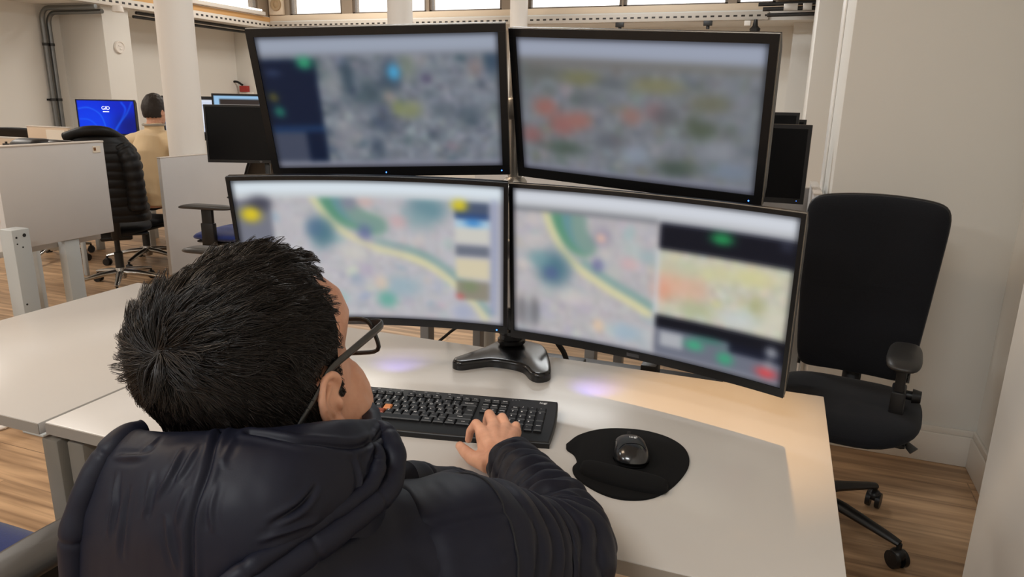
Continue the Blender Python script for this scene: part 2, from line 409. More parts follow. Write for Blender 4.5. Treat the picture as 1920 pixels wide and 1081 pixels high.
# socket and lead by the far screens
t = thing('wall_socket', 'red and white socket box with a black lead in the far left corner', 'socket', (-7.74, 9.085, 1.40))
MB().box((-0.1, -0.03, -0.2), (0.14, 0.014, 0.0), 0.004).build('box', whitem, t)
MB().box((-0.08, -0.05, 0.0), (0.06, 0.014, 0.09), 0.004).build('plug', redm, t)
MB().tube(catmull([(-0.02, -0.04, 0.1), (-0.14, -0.06, 0.15), (-0.36, -0.08, 0.08), (-0.46, -0.1, -0.08), (-0.40, -0.12, -0.12)], 5), 0.016, 8).build('lead', rubberm, t)

# ------------------------------------------------------------------ desks
def goal_leg(mb, x, y0, y1, w=0.044, h=0.69, t=0.06):
    mb.box((x - w / 2, y0, 0), (x + w / 2, y0 + t, h), 0.005); mb.box((x - w / 2, y1 - t, 0), (x + w / 2, y1, h), 0.005)
    mb.box((x - w / 2 + .002, y0 + t - .006, h - 0.06), (x + w / 2 - .002, y1 - t + .006, h - .002), 0.004)
def desk(name, lab, x0, x1, y0, y1, legs, lm, top=0.73, group=None):
    t = thing(name, lab, 'desk', ((x0 + x1) / 2, (y0 + y1) / 2, 0), group=group)
    X = T(-(x0 + x1) / 2, -(y0 + y1) / 2, 0)
    MB().box((x0, y0, top - 0.025), (x1, y1, top), 0.002, 2).build('worktop', deskm, t, xf=X)
    eb = MB().box((x0 + 0.001, y0 - 0.0012, top - 0.0245), (x1 - 0.001, y0 + 0.0, top - 0.002)).build('edge_band', edgem, t, xf=X)
    for x in legs:
        m = MB(); goal_leg(m, x, y0 + 0.012, y1 - 0.03); m.build('leg', lm, t, xf=X)
    for y in (y0 + 0.12, y1 - 0.12): MB().box((x0 + 0.05, y - 0.02, top - 0.065), (x1 - 0.05, y + 0.02, top - 0.026), 0.003).build('crossbar', lm, t, xf=X)
    return t
desk('desk', 'white desk with the four monitors, keyboard and mouse', -1.3015, 0.148, 0.882, 1.633, (-1.245, 0.09), legm)
desk('desk', 'empty white desk left of the seated man', -2.022, -1.3085, 0.874, 1.763, (-1.97, -1.305), legm)
desk('desk', 'desk behind the four monitors, carrying the dark monitors', -1.55, -0.02, 2.72, 3.42, (-1.43, -0.66), mat('mid_grey_steel', (120, 122, 124), 0.45))
desk('desk', 'desk beyond the left grey panel', -4.3, -2.9, 1.60, 2.36, (-4.2, -3.7), greyleg)
desk('desk', 'desk with the bright screens in front of the man in the cream sweater', -5.4, -4.06, 4.78, 5.7, (-5.3, -4.12), greyleg)
desk('desk', 'desk under the bright blue screen', -6.9, -5.45, 4.5, 5.2, (-6.8, -5.6), greyleg)
# divider panels
def panel(name, lab, lo, hi, legs=(), sticker=False):
    c = ((lo[0] + hi[0]) / 2, (lo[1] + hi[1]) / 2, 0); X = T(-c[0], -c[1], 0)
    t = thing(name, lab, 'divider panel', c)
    MB().box(lo, hi, 0.003).build('board', panelm, t, xf=X)
    MB().box((lo[0] - 0.002, lo[1] - 0.002, hi[2] - 0.004), (hi[0] + 0.002, hi[1] + 0.002, hi[2] + 0.004), 0.003).build('edge_strip', panele, t, xf=X)
    for l in legs: MB().box(*l, 0.004).build('leg', greyleg, t, xf=X)
    return t, X
t, X = panel('divider_panel', 'grey divider panel with a small sticker at the far left', (-2.88, 1.905, 0.737), (-2.85, 2.392, 1.146), [((-2.90, 2.145, 0), (-2.855, 2.215, 0.737))])
MB().box((-2.8505, 2.335, 1.10), (-2.8485, 2.372, 1.128)).build('sticker', paperm, t, xf=X)
MB().box((-2.8495, 2.338, 1.108), (-2.8480, 2.350, 1.122)).build('sticker_print', mat('sticker_brown', (120, 80, 40), 0.7), t, xf=X)
panel('divider_panel', 'tall grey divider panel below the thick white column', (-4.015, 3.772, 0.10), (-3.985, 5.6, 0.930), [((-4.012, 3.9, 0), (-3.988, 4.0, 0.1)), ((-4.012, 5.3, 0), (-3.988, 5.4, 0.1))])
panel('divider_panel', 'grey divider panel behind the dark monitor at the right', (-1.5, 3.46, 0.55), (0.165, 3.49, 1.0), [((0.06, 3.462, 0), (0.13, 3.488, 0.55)), ((-1.45, 3.462, 0), (-1.38, 3.488, 0.55))])
panel('divider_panel', 'short grey divider panel beside the wall stub at the right', (0.135, 2.98, 0.55), (0.165, 3.45, 1.03), [((0.137, 3.15, 0), (0.163, 3.22, 0.55))])
t, X = panel('notice_board', 'tan board with a pinned sheet behind the black jacket', (-5.28, 3.80, 0.70), (-4.86, 3.83, 1.105), [((-5.06, 3.802, 0), (-5.02, 3.828, 0.7)), ((-4.90, 3.802, 0), (-4.87, 3.828, 0.7))])
MB().box((-5.08, 3.796, 0.99), (-4.89, 3.7998, 1.085)).build('pinned_sheet', paperm, t, xf=X)
t['category'] = 'board'
for c in t.children:
    if c.name.startswith('board'): c.data.materials[0] = cardm
t, X = panel('divider_panel', 'tan divider panel with a small hook at the left edge', (-4.42, 2.72, 0.6), (-3.83, 2.75, 1.11), [((-4.38, 2.722, 0), (-4.32, 2.748, 0.6)), ((-3.92, 2.722, 0), (-3.86, 2.748, 0.6))])
for c in t.children:
    if c.name.startswith('board'): c.data.materials[0] = cardm
MB().box((-3.955, 2.712, 1.02), (-3.947, 2.7198, 1.09)).box((-3.97, 2.708, 1.07), (-3.932, 2.7198, 1.08)).build('hook', darkm, t, xf=X)
# steel upright
t = thing('steel_upright', 'light grey steel upright with bolt holes in front of the left grey panel', 'post', (-2.74, 1.86, 0))
MB().box((-0.035, -0.035, 0.0), (0.035, 0.035, 0.845), 0.004).build('post', greyleg, t)
for y, z, r in ((-0.02, 0.815, 0.004), (0.012, 0.82, 0.007), (-0.02, 0.79, 0.003), (0.0, 0.775, 0.003), (-0.02, 0.55, 0.004), (0.015, 0.5, 0.003)):
    MB().cyl((0.034, y, z), (0.0358, y, z), r, n=12).build('bolt_hole', mat('hole_black', (30, 30, 30), 0.8), t)
MB().box((-0.06, -0.06, 0.0), (0.06, 0.06, 0.012), 0.004).build('foot', greyleg, t)
o = MB().tube(catmull([(-3.4, 1.98, 0.012), (-3.1, 1.92, 0.012), (-2.95, 1.86, 0.02), (-2.9, 1.78, 0.012), (-3.1, 1.7, 0.012), (-3.3, 1.72, 0.012)], 6), 0.01, 8).build('cable', whitem); tag(o, 'loose white cable on the floor by the steel upright', 'cable')
t = thing('black_case', 'low black rounded case on the desk beyond the left grey panel', 'case', (-3.13, 2.28, 0.73))
MB().box((-0.10, -0.08, 0.0), (0.10, 0.06, 0.425), 0.05, 4).build('body', plast, t)
MB().box((-0.06, -0.01, 0.24), (0.20, 0.07, 0.420), 0.03, 3).build('lid', plastg, t)
MB().ell((0.098, -0.02, 0.385), (0.025, 0.03, 0.01)).build('latch', silver, t)

# ------------------------------------------------------------------ monitors
def gauss(img, s):
    r = int(3 * s) + 1; k = np.exp(-np.arange(-r, r + 1) ** 2 / (2 * s * s)); k /= k.sum()
    p = np.pad(img, ((r, r), (r, r), (0, 0)), mode='edge')
    p = sum(k[i] * p[i:i + img.shape[0]] for i in range(2 * r + 1))
    return sum(k[i] * p[:, i:i + img.shape[1]] for i in range(2 * r + 1))
PW, PH = 240, 135
def canvas(c): return np.ones((PH, PW, 3)) * np.array(c, float)
VV, UU = np.mgrid[0:PH, 0:PW]; UU = (UU + .5) / PW; VV = (VV + .5) / PH
def rect(im, u0, u1, v0, v1, c): im[(UU >= u0) & (UU < u1) & (VV >= v0) & (VV < v1)] = c
def blob(im, u, v, ru, rv, c, a=1.0):
    d = ((UU - u) / ru) ** 2 + ((VV - v) / rv) ** 2
    w = (a * np.exp(-(d * .75) ** 1.5))[..., None]; im[:] = im * (1 - w) + np.array(c) * w
def speckle(im, box, cells, amp, tint=0.35, seed=1):
    r = np.random.default_rng(seed); u0, u1, v0, v1 = box
    nx, ny = cells
    g = r.normal(0, 1, (ny, nx, 1)) * amp + r.normal(0, 1, (ny, nx, 3)) * amp * tint
    ix = np.clip(((UU - u0) / (u1 - u0) * nx).astype(int), 0, nx - 1); iy = np.clip(((VV - v0) / (v1 - v0) * ny).astype(int), 0, ny - 1)
    ms = (UU >= u0) & (UU < u1) & (VV >= v0) & (VV < v1)
    im[ms] += g[iy, ix][ms]
def patches(im, box, n, pal, r0, r1, a, seed, asp=1.7):
    r = np.random.default_rng(seed); u0, u1, v0, v1 = box
    for _ in range(n):
        u, v = r.uniform(u0, u1), r.uniform(v0, v1); q = r.uniform(r0, r1); c = np.array(pal[r.integers(len(pal))]) + r.normal(0, 6, 3)
        ang = r.uniform(0, PI); dx, dy = UU - u, (VV - v) / asp
        p = dx * math.cos(ang) + dy * math.sin(ang); s = -dx * math.sin(ang) + dy * math.cos(ang); k = r.uniform(.5, 1)
        w = a * r.uniform(.5, 1) * np.exp(-((p / q) ** 2 + (s / (q * k)) ** 2) ** 2)
        w = np.where((UU >= u0) & (UU < u1) & (VV >= v0) & (VV < v1), w, 0)[..., None]; im[:] = im * (1 - w) + c * w
def path(im, pts, w, c, a=1.0, aspect=1.7):
    pts = np.array([tuple(p)[:2] for p in catmull([(x, y, 0) for x, y in pts], 8)])
    for u, v in pts: blob(im, u, v, w, w * aspect, c, a * 0.55)
def frame_dark(im, w=0.006): 
    e = (UU < w) | (UU > 1 - w) | (VV < w * 1.7) | (VV > 1 - w * 1.7); im[e] = (12, 12, 16)
def scr_city():
    im = canvas((112, 118, 128)); speckle(im, (0, 1, .1, 1), (46, 24), 9, .15, 3); patches(im, (.2, 1, .12, .96), 150, [(58, 72, 84), (84, 92, 100), (148, 150, 156), (136, 140, 146), (70, 84, 90), (126, 124, 122), (142, 146, 158)], .010, .030, .75, 51)
    for u, v, ru, rv, c, a in ((.36, .3, .03, .14, (38, 58, 72), .8), (.45, .42, .05, .1, (50, 68, 78), .7), (.55, .3, .04, .12, (44, 62, 80), .7), (.5, .65, .06, .08, (52, 66, 84), .6), (.46, .85, .03, .08, (48, 62, 80), .6),
        (.86, .6, .06, .07, (58, 72, 84), .6), (.97, .2, .03, .09, (46, 66, 88), .8), (.75, .55, .04, .07, (70, 82, 92), .5), (.62, .22, .03, .1, (120, 132, 112), .6), (.61, .55, .05, .06, (128, 134, 92), .8), (.56, .53, .02, .05, (120, 128, 80), .7), (.53, .45, .02, .04, (150, 136, 128), .7),
        (.56, .27, .022, .05, (70, 158, 204), 1.3), (.9, .25, .03, .06, (132, 112, 108), .6), (.3, .35, .04, .09, (140, 142, 145), .6), (.33, .75, .04, .12, (142, 142, 150), .6)): blob(im, u, v, ru, rv, c, min(a, 1))
    rect(im, 0, 1, 0, .115, (150, 158, 174)); rect(im, 0, 1, .115, .145, (128, 132, 142)); rect(im, 0, 1, .955, 1, (132, 134, 150))
    rect(im, 0, .235, .16, .95, (10, 22, 46)); rect(im, .0, .235, .66, .71, (22, 48, 84)); rect(im, .0, .15, .71, .95, (62, 68, 86))
    blob(im, .19, .19, .03, .04, (48, 150, 108)); blob(im, .05, .26, .03, .02, (60, 70, 100), .7); blob(im, .035, .44, .018, .03, (92, 84, 36)); blob(im, .05, .55, .02, .035, (34, 112, 92))
    return im, 2.6
def scr_oblique():
    im = canvas((112, 116, 122)); speckle(im, (0, 1, .17, 1), (44, 24), 5, .25, 8); patches(im, (0, 1, .17, .96), 150, [(96, 100, 104), (128, 132, 138), (104, 106, 98), (84, 90, 98), (134, 136, 144), (112, 108, 100), (92, 98, 92)], .012, .034, .65, 52)
    for u, v, ru, rv, c in ((.28, .27, .09, .05, (112, 110, 72)), (.6, .3, .1, .05, (118, 116, 78)), (.1, .25, .1, .05, (88, 90, 84)), (.42, .3, .06, .04, (84, 90, 96)), (.8, .4, .07, .06, (100, 100, 80)),
        (.12, .5, .05, .06, (150, 92, 82)), (.2, .62, .06, .08, (146, 90, 84)), (.28, .58, .05, .06, (150, 98, 88)), (.05, .72, .05, .06, (134, 88, 86)), (.5, .52, .04, .06, (142, 104, 94)), (.6, .48, .04, .06, (136, 102, 104)),
        (.78, .57, .06, .07, (66, 76, 56)), (.64, .5, .05, .06, (82, 84, 88)), (.2, .8, .09, .05, (62, 78, 66)), (.52, .8, .05, .06, (132, 142, 158)), (.72, .86, .08, .05, (82, 92, 84)), (.9, .85, .08, .06, (112, 124, 142)), (.4, .72, .06, .06, (86, 90, 98)), (.85, .72, .06, .06, (134, 138, 146)), (.3, .42, .05, .05, (86, 92, 96)), (.68, .88, .06, .05, (60, 74, 66))): blob(im, u, v, ru, rv, c, .75)
    rect(im, 0, 1, 0, .14, (150, 157, 174)); blob(im, .3, .17, .4, .035, (108, 106, 104), .8); blob(im, .8, .17, .3, .03, (112, 110, 104), .7)
    rect(im, 0, 1, .955, 1, (128, 130, 146))
    return im, 2.8
def city_map(im, road, box, seed):
    u0, u1, v0, v1 = box
    speckle(im, box, (int(60 * (u1 - u0)), 26), 4, .35, seed); patches(im, box, int(110 * (u1 - u0)), [(150, 172, 180), (200, 194, 192), (168, 166, 178), (196, 180, 180), (140, 160, 172), (204, 200, 190), (158, 158, 174), (174, 182, 184)], .014, .042, .62, seed + 7)
    for du, c, w in ((.055, (84, 140, 112), .034), (.10, (108, 152, 122), .026), (.085, (98, 140, 150), .02), (.13, (124, 150, 142), .024)):
        path(im, [(u + du * (1 - k * .24), v - .05 * k) for k, (u, v) in enumerate(road[:4])], w, c, .7)
    path(im, [(u + .015, v - .045) for u, v in road[3:]], .016, (120, 156, 150), .7)
    path(im, road, .0135, (212, 206, 158), 1.0)
def scr_map_left():
    im = canvas((180, 178, 183)); city_map(im, [(.285, .12), (.33, .25), (.39, .36), (.5, .465), (.62, .52), (.7, .575), (.78, .67), (.86, .8), (.93, .96)], (.13, .82, .12, 1), 21)
    for u, v, ru, rv, c, a in ((.31, .36, .045, .1, (70, 112, 126), .9), (.28, .33, .03, .06, (80, 108, 138), .7), (.71, .17, .07, .09, (86, 128, 140), .8), (.68, .27, .05, .06, (120, 152, 158), .6), (.54, .85, .035, .06, (84, 160, 142), .8), (.6, .75, .07, .07, (140, 168, 180), .7), (.47, .36, .025, .05, (98, 104, 150), .8), (.42, .15, .03, .05, (128, 118, 150), .6), (.48, .14, .03, .04, (200, 168, 160), .7), (.6, .28, .03, .04, (196, 160, 160), .7), (.52, .73, .025, .05, (214, 190, 166), .7), (.42, .5, .05, .06, (206, 202, 190), .6), (.84, .92, .04, .06, (150, 160, 190), .6)): blob(im, u, v, ru, rv, c, a)
    rect(im, 0, 1, 0, .085, (212, 222, 230)); rect(im, 0, 1, .085, .115, (196, 202, 206))
    rect(im, 0, .13, .13, .55, (112, 114, 126)); blob(im, .09, .16, .04, .05, (64, 64, 78), .9); rect(im, 0, .13, .45, 1, (160, 160, 166)); blob(im, .055, .235, .032, .045, (200, 178, 40)); blob(im, .055, .23, .02, .03, (214, 192, 36))
    rect(im, .815, .945, .12, .24, (72, 84, 108)); rect(im, .815, .945, .2, .245, (44, 70, 118)); rect(im, .815, .945, .24, .3, (168, 196, 214)); blob(im, .885, .26, .03, .025, (64, 132, 196)); rect(im, .815, .945, .3, .4, (200, 198, 190)); rect(im, .815, .945, .42, .5, (104, 110, 124)); rect(im, .815, .945, .52, .66, (206, 196, 168)); rect(im, .815, .945, .68, .82, (138, 132, 118)); blob(im, .87, .72, .03, .04, (116, 134, 96), .7)
    blob(im, .83, .8, .014, .02, (196, 96, 96), .9); blob(im, .835, .145, .026, .035, (214, 196, 40)); path(im, [(.965, .12), (.965, .5), (.96, .9)], .014, (118, 132, 178), .9)
    rect(im, 0, 1, .975, 1, (190, 190, 200))
    return im, 2.0
def scr_map_right():
    im = canvas((178, 174, 177)); city_map(im, [(.125, .14), (.155, .27), (.2, .4), (.26, .5), (.33, .57), (.4, .63), (.47, .68), (.53, .73)], (0, .545, .13, 1), 31)
    for u, v, ru, rv, c, a in ((.16, .52, .06, .11, (72, 112, 128), .95), (.15, .55, .025, .04, (84, 94, 140), .7), (.1, .46, .04, .05, (110, 150, 156), .7), (.34, .27, .035, .06, (130, 120, 150), .6), (.34, .28, .016, .025, (222, 180, 160), .9), (.33, .46, .02, .04, (104, 106, 150), .8), (.45, .42, .03, .04, (204, 168, 168), .7), (.34, .87, .02, .04, (224, 192, 160), .8), (.45, .88, .06, .05, (150, 176, 190), .7), (.03, .84, .016, .09, (104, 102, 106), .8), (.085, .84, .016, .09, (98, 96, 100), .8), (.057, .86, .03, .09, (128, 126, 130), .6), (.25, .7, .06, .05, (206, 198, 190), .6), (.52, .36, .03, .04, (140, 168, 172), .6)): blob(im, u, v, ru, rv, c, a)
    rect(im, 0, 1, 0, .09, (204, 208, 216)); rect(im, 0, 1, .09, .115, (184, 186, 190)); rect(im, 0, .545, .115, .145, (122, 124, 130)); rect(im, .545, 1, .115, .13, (190, 192, 198))
    rect(im, .555, 1, .135, .30, (8, 10, 22)); blob(im, .765, .185, .035, .032, (34, 138, 78)); blob(im, .97, .17, .02, .03, (50, 54, 70), .7)
    rect(im, .555, 1, .30, .72, (192, 190, 174)); speckle(im, (.555, 1, .30, .72), (26, 14), 6, .5, 41); patches(im, (.555, 1, .30, .72), 60, [(206, 200, 170), (176, 178, 150), (214, 190, 172), (198, 204, 204), (186, 176, 140), (164, 172, 150)], .010, .026, .7, 53)
    for u, v, ru, rv, c in ((.6, .5, .05, .1, (214, 160, 134)), (.68, .52, .05, .08, (212, 166, 142)), (.57, .56, .03, .06, (216, 150, 128)), (.75, .4, .07, .05, (196, 194, 150)), (.88, .38, .06, .05, (206, 200, 140)), (.9, .55, .03, .05, (150, 152, 104)), (.7, .64, .06, .05, (164, 170, 134)), (.62, .4, .06, .05, (186, 188, 160)), (.84, .65, .06, .05, (196, 204, 206)), (.95, .6, .04, .08, (206, 202, 184))): blob(im, u, v, ru, rv, c, .7)
    rect(im, .545, .56, .3, .8, (198, 200, 204)); rect(im, .555, 1, .715, .80, (8, 10, 20)); rect(im, .555, 1, .80, 1, (104, 108, 122)); rect(im, .575, .66, .82, .92, (168, 170, 176))
    rect(im, .82, 1, .80, .86, (14, 18, 34)); blob(im, .70, .87, .03, .03, (64, 160, 122)); blob(im, .81, .91, .025, .035, (60, 154, 116)); blob(im, .75, .82, .05, .02, (50, 120, 100), .7); blob(im, .96, .80, .018, .03, (150, 152, 160)); blob(im, .95, .93, .03, .03, (208, 70, 74)); blob(im, .955, .88, .015, .03, (150, 150, 156), .7)
    rect(im, 0, 1, .975, 1, (178, 178, 190))
    return im, 2.0
def scr_blue():
    im = canvas((4, 40, 214)); blob(im, .3, .7, .5, .6, (0, 62, 236), .9); blob(im, .95, .8, .3, .5, (6, 22, 120), .95); blob(im, .8, .1, .3, .3, (4, 34, 190), .8)
    path(im, [(.02, .25), (.2, .22), (.38, .4), (.45, .7), (.46, 1.0)], .012, (50, 130, 255), .9); path(im, [(.03, .56), (.18, .58), (.3, .75), (.36, 1.0)], .012, (30, 110, 255), .8)
    path(im, [(.96, .05), (.85, .4), (.7, .7), (.58, 1.0)], .014, (40, 126, 255), .9); path(im, [(.78, .05), (.84, .25), (.76, .55), (.62, .95)], .018, (14, 90, 250), .8)
    return im, 1.2
def scr_white():
    im = canvas((206, 214, 232)); rect(im, 0, 1, 0, .06, (224, 228, 240)); rect(im, .1, .9, .18, .2, (150, 165, 200)); rect(im, .5, .9, .3, .8, (226, 230, 240)); return im, 1.0
def scr_window():
    im = canvas((150, 190, 224)); rect(im, .1, .78, .1, .26, (52, 44, 40)); rect(im, .1, .78, .26, .9, (214, 212, 210)); return im, 1.2

def screen_mat(name, strength):
    m = bpy.data.materials.new(name); m.use_nodes = True; nt = m.node_tree; b = nt.nodes['Principled BSDF']
    a = nt.nodes.new('ShaderNodeAttribute'); a.attribute_name = 'picture'
    b.inputs['Base Color'].default_value = (0.01, 0.01, 0.012, 1); b.inputs['Roughness'].default_value = 0.45; b.inputs['Specular IOR Level'].default_value = 0.08
    nt.links.new(a.outputs['Color'], b.inputs['Emission Color']); b.inputs['Emission Strength'].default_value = strength
    return m
SCRM = screen_mat('lit_screen', 1.0)
def set_picture(me, uv, im):
    x = np.clip(uv[:, 0] * PW - .5, 0, PW - 1.001); y = np.clip(uv[:, 1] * PH - .5, 0, PH - 1.001)
    x0 = x.astype(int); y0 = y.astype(int); fx = (x - x0)[:, None]; fy = (y - y0)[:, None]
    x1 = np.minimum(x0 + 1, PW - 1); y1 = np.minimum(y0 + 1, PH - 1)
    c = im[y0, x0] * (1 - fx) * (1 - fy) + im[y0, x1] * fx * (1 - fy) + im[y1, x0] * (1 - fx) * fy + im[y1, x1] * fx * fy
    c = np.clip(c, 0, 255) / 255; c = np.where(c <= 0.04045, c / 12.92, ((c + 0.055) / 1.055) ** 2.4)
    at = me.attributes.new('picture', 'FLOAT_COLOR', 'POINT')
    at.data.foreach_set('color', np.concatenate([c, np.ones((len(c), 1))], 1).astype(np.float32).ravel())
def monitor(name, lab, mw, W, H, bez, pic=None, curve=0.0, depth=0.04, edge=bezelg, group=None, res=(120, 68), led=None, led2=None, logo=None, stand=None):
    """bez=(side, top, bottom); local: x right, z up, front = -y; origin = centre of the front outline"""
    t = thing(name, lab, 'monitor', mw=mw, group=group)
    sag = (lambda x: (1 - (2 * x / W) ** 2) * curve)
    bs, bt, bb = bez
    nx = 24 if curve else 2
    xs = [-W / 2 + W * i / nx for i in range(nx + 1)]
    # housing (front frame and back shell) as one bent body
    m = MB()
    prof = [(-H / 2, 0.0), (-H / 2, depth * 0.55), (-H / 2 + 0.03, depth), (H / 2 - 0.03, depth), (H / 2, depth * 0.55), (H / 2, 0.0), (H / 2 - bt, 0.0), (H / 2 - bt, 0.004), (-H / 2 + bb, 0.004), (-H / 2 + bb, 0.0)]
    rings = [[m.bm.verts.new((x, y + sag(x), z)) for z, y in prof] for x in xs]
    k = len(prof)
    for a, b in zip(rings, rings[1:]):
        for i in range(k): m.bm.faces.new((a[i], a[(i + 1) % k], b[(i + 1) % k], b[i]))
    m.bm.faces.new(rings[0][::-1]); m.bm.faces.new(rings[-1])
    for sx in (-1, 1):
        xa, xb = sx * (W / 2), sx * (W / 2 - bs)
        for i in range(4):
            pass
        m.box((min(xa, xb), 0.0 - 0.0004 + (sag(xb)) * 0.5, -H / 2 + bb), (max(xa, xb), 0.006 + sag(xb), H / 2 - bt))
    m.build('bezel', bezelm, t, angle=30)
    e = MB()
    for zz in (H / 2,):
        e.tube([(x, 0.006 + sag(x), zz) for x in xs], 0.0016, 6)
    e.tube([(-W / 2, 0.006, -H / 2), (-W / 2, 0.006, H / 2)], 0.0016, 6); e.tube([(W / 2, 0.006, -H / 2), (W / 2, 0.006, H / 2)], 0.0016, 6)
    e.build('edge_trim', edge, t)
    x0, x1, z0, z1 = -W / 2 + bs, W / 2 - bs, -H / 2 + bb, H / 2 - bt
    nu, nv = res if pic else (24, 2)
    g = MB(); g.grid(lambda u, v: (x0 + (x1 - x0) * u, 0.0028 + sag(x0 + (x1 - x0) * u), z1 + (z0 - z1) * v), nu, nv)
    s = g.build('screen', SCRM if pic else offscr, t, angle=180)
    if s.data.polygons[0].normal.y > 0: s.data.flip_normals()
    if pic:
        im, bl = pic; im = im.copy(); frame_dark(im)
        im = gauss(im, bl) if bl > 0 else im
        co = np.empty(len(s.data.vertices) * 3); s.data.vertices.foreach_get('co', co); co = co.reshape(-1, 3)
        set_picture(s.data, np.stack([(co[:, 0] - x0) / (x1 - x0), (z1 - co[:, 2]) / (z1 - z0)], 1), im)
    for l in (led, led2):
        if l: MB().cyl((l[0], sag(l[0]) - 0.001, l[1]), (l[0], sag(l[0]) + 0.001, l[1]), 0.0016, n=12).build('power_light', ledblue, t)
    if logo:
        q = MB()
        if logo[0] == 'ring': q.tube([(logo[1] + 0.006 * math.cos(a), sag(logo[1]) - 0.0005, logo[2] + 0.004 * math.sin(a)) for a in [2 * PI * i / 20 for i in range(20)]], 0.0012, 6, closed=True)
        elif logo[0] == 'strip': q.box((logo[1] - .014, sag(logo[1]) - .0008, logo[2] - .004), (logo[1] + .014, sag(logo[1]), logo[2] + .004), .0003)
        else: add_mesh(q, text_mesh(logo[0], logo[3]), T(logo[1], sag(logo[1]) - 0.0004, logo[2]) @ RX(PI / 2))
        q.build('badge', mat('badge_dark' if logo[0] == 'strip' else 'badge_grey', (58, 58, 60) if logo[0] == 'strip' else (120, 120, 124), 0.4), t)
    if stand: stand(t)
    return t
def pose(loc, yaw, pit, rol): return T(*loc) @ RZ(math.radians(yaw)) @ RX(math.radians(pit)) @ RY(math.radians(rol))
MON = {'UL': pose((-.8481, 1.4366, 1.3435), 18.29, 14.37, -2.07), 'UR': pose((-.303, 1.5153, 1.334), -9.32, 15.07, 2.75),
       'LL': pose((-.84, 1.3551, 1.008), 18.03, 9.85, -.1), 'LR': pose((-.2482, 1.4155, .9981), -10.37, 4.54, .75)}
def vesa(t):   # mount plate and tilt head on the back
    MB().box((-0.06, 0.036, -0.06), (0.06, 0.05, 0.06), 0.004).cyl((0, 0.05, 0), (0, 0.09, 0), 0.02).build('mount_plate', plast, t)
monitor('monitor', 'upper left monitor of the four with a blurred aerial view', MON['UL'], .561, .335, (.016, .017, .022), scr_city(), led=(.262, -.157), led2=(-.01, -.158), stand=vesa)
monitor('monitor', 'upper right monitor of the four with a blurred oblique view', MON['UR'], .561, .335, (.016, .017, .022), scr_oblique(), led=(.255, -.157), stand=vesa)
monitor('monitor', 'lower left curved monitor of the four with a blurred map', MON['LL'], .613, .363, (.008, .008, .018), scr_map_left(), curve=.026, edge=plast, led=(.283, -.174), logo=('ring', -.005, -.1725), stand=vesa)
monitor('monitor', 'lower right curved monitor of the four with a map and a dark side pane', MON['LR'], .613, .363, (.008, .008, .018), scr_map_right(), curve=.026, edge=bezelg, logo=('strip', -.012, -.1725), stand=vesa)
# the four-way stand
t = thing('monitor_stand', 'black splayed desk stand with a silver pole carrying four monitors', 'monitor stand', (-.590, 1.60, .73))
out = catmull([(-.105, -.118, 0), (-.098, -.140, 0), (-.075, -.146, 0), (-.052, -.126, 0), (-.02, -.098, 0), (.025, -.092, 0), (.068, -.102, 0), (.098, -.136, 0), (.120, -.146, 0), (.138, -.130, 0), (.138, -.10, 0), (.108, -.02, 0), (.075, .045, 0), (.04, .066, 0), (-.015, .070, 0), (-.05, .05, 0), (-.068, -.02, 0), (-.105, -.118, 0)], 4)[:-1]
MB().prism([(p.x, p.y) for p in out], 0.0, 0.022, 0.008, 3).build('base', plastg, t)
MB().lathe([(.03, .02), (.032, .026), (.036, .028), (.036, .036), (.031, .039), (.031, .05), (.035, .053), (.035, .062), (.024, .066), (.024, .12)], 28, T(-.010, .028, 0)).build('collar', plastg, t)
MB().lathe([(.017, .10), (.017, .78), (.019, .785), (.001, .79)], 24, T(-.010, .028, 0)).build('pole', silver, t)
for z0, tl, tr in ((.275, MON['LL'], MON['LR']), (.61, MON['UL'], MON['UR'])):
    a = MB().lathe([(.03, -.025), (.034, -.02), (.034, .02), (.03, .025)], 24, T(-.010, .028, z0))
    for mw in (tl, tr):
        p = mw @ Vector((0, .1065, 0)) - Vector((-.590, 1.60, .73)); q = Vector((-.010, .028, z0)); mid = (p + q) / 2 + Vector((0, .10, 0))
        a.tube([q, mid, p], 0.016, 12)
    a.build('arm', silver if z0 > .5 else silver, t)
MB().lathe([(.022, .39), (.04, .392), (.046, .40), (.046, .406), (.03, .41), (.03, .44), (.022, .45)], 24, T(-.010, .028, 0)).build('clamp_ring', silver, t)
MB().box((-.05, -.02, .415), (.075, .02, .432), .003).build('cable_shelf', silver, t)
o = MB().tube(catmull([(-.86, 1.46, .85), (-.72, 1.62, .80), (-.80, 1.68, .74), (-.92, 1.70, .60), (-1.0, 1.75, .3)], 6), .004, 8).build('cable', rubberm); tag(o, 'thin black cable hanging behind the lower left monitor', 'cable')
o = MB().tube(catmull([(-.52, 1.655, .80), (-.49, 1.68, .75), (-.465, 1.685, .70), (-.44, 1.70, .55), (-.43, 1.75, .2)], 6), .007, 8).build('cable', rubberm); tag(o, 'thick black cable running down behind the stand base', 'cable')
t = thing('cable_basket', 'black cable basket under the back edge of the monitor desk', 'cable tray', (-.30, 1.76, .58))
b = MB().box((-.28, -.05, 0), (.22, .09, .08), .008).build('tray', plast, t)
for q in (((-.33, -.02, .075), (-.14, .03, .10)), ((.02, -.04, .07), (.06, .04, .13))): MB().box(*q, .004).build('bracket', plast, t)
for q in (((-.2, .0, -.58), (-.16, .04, .02)), ((.12, 0, -.58), (.16, .04, .02))): MB().box(*q, .003).build('upright', plast, t)
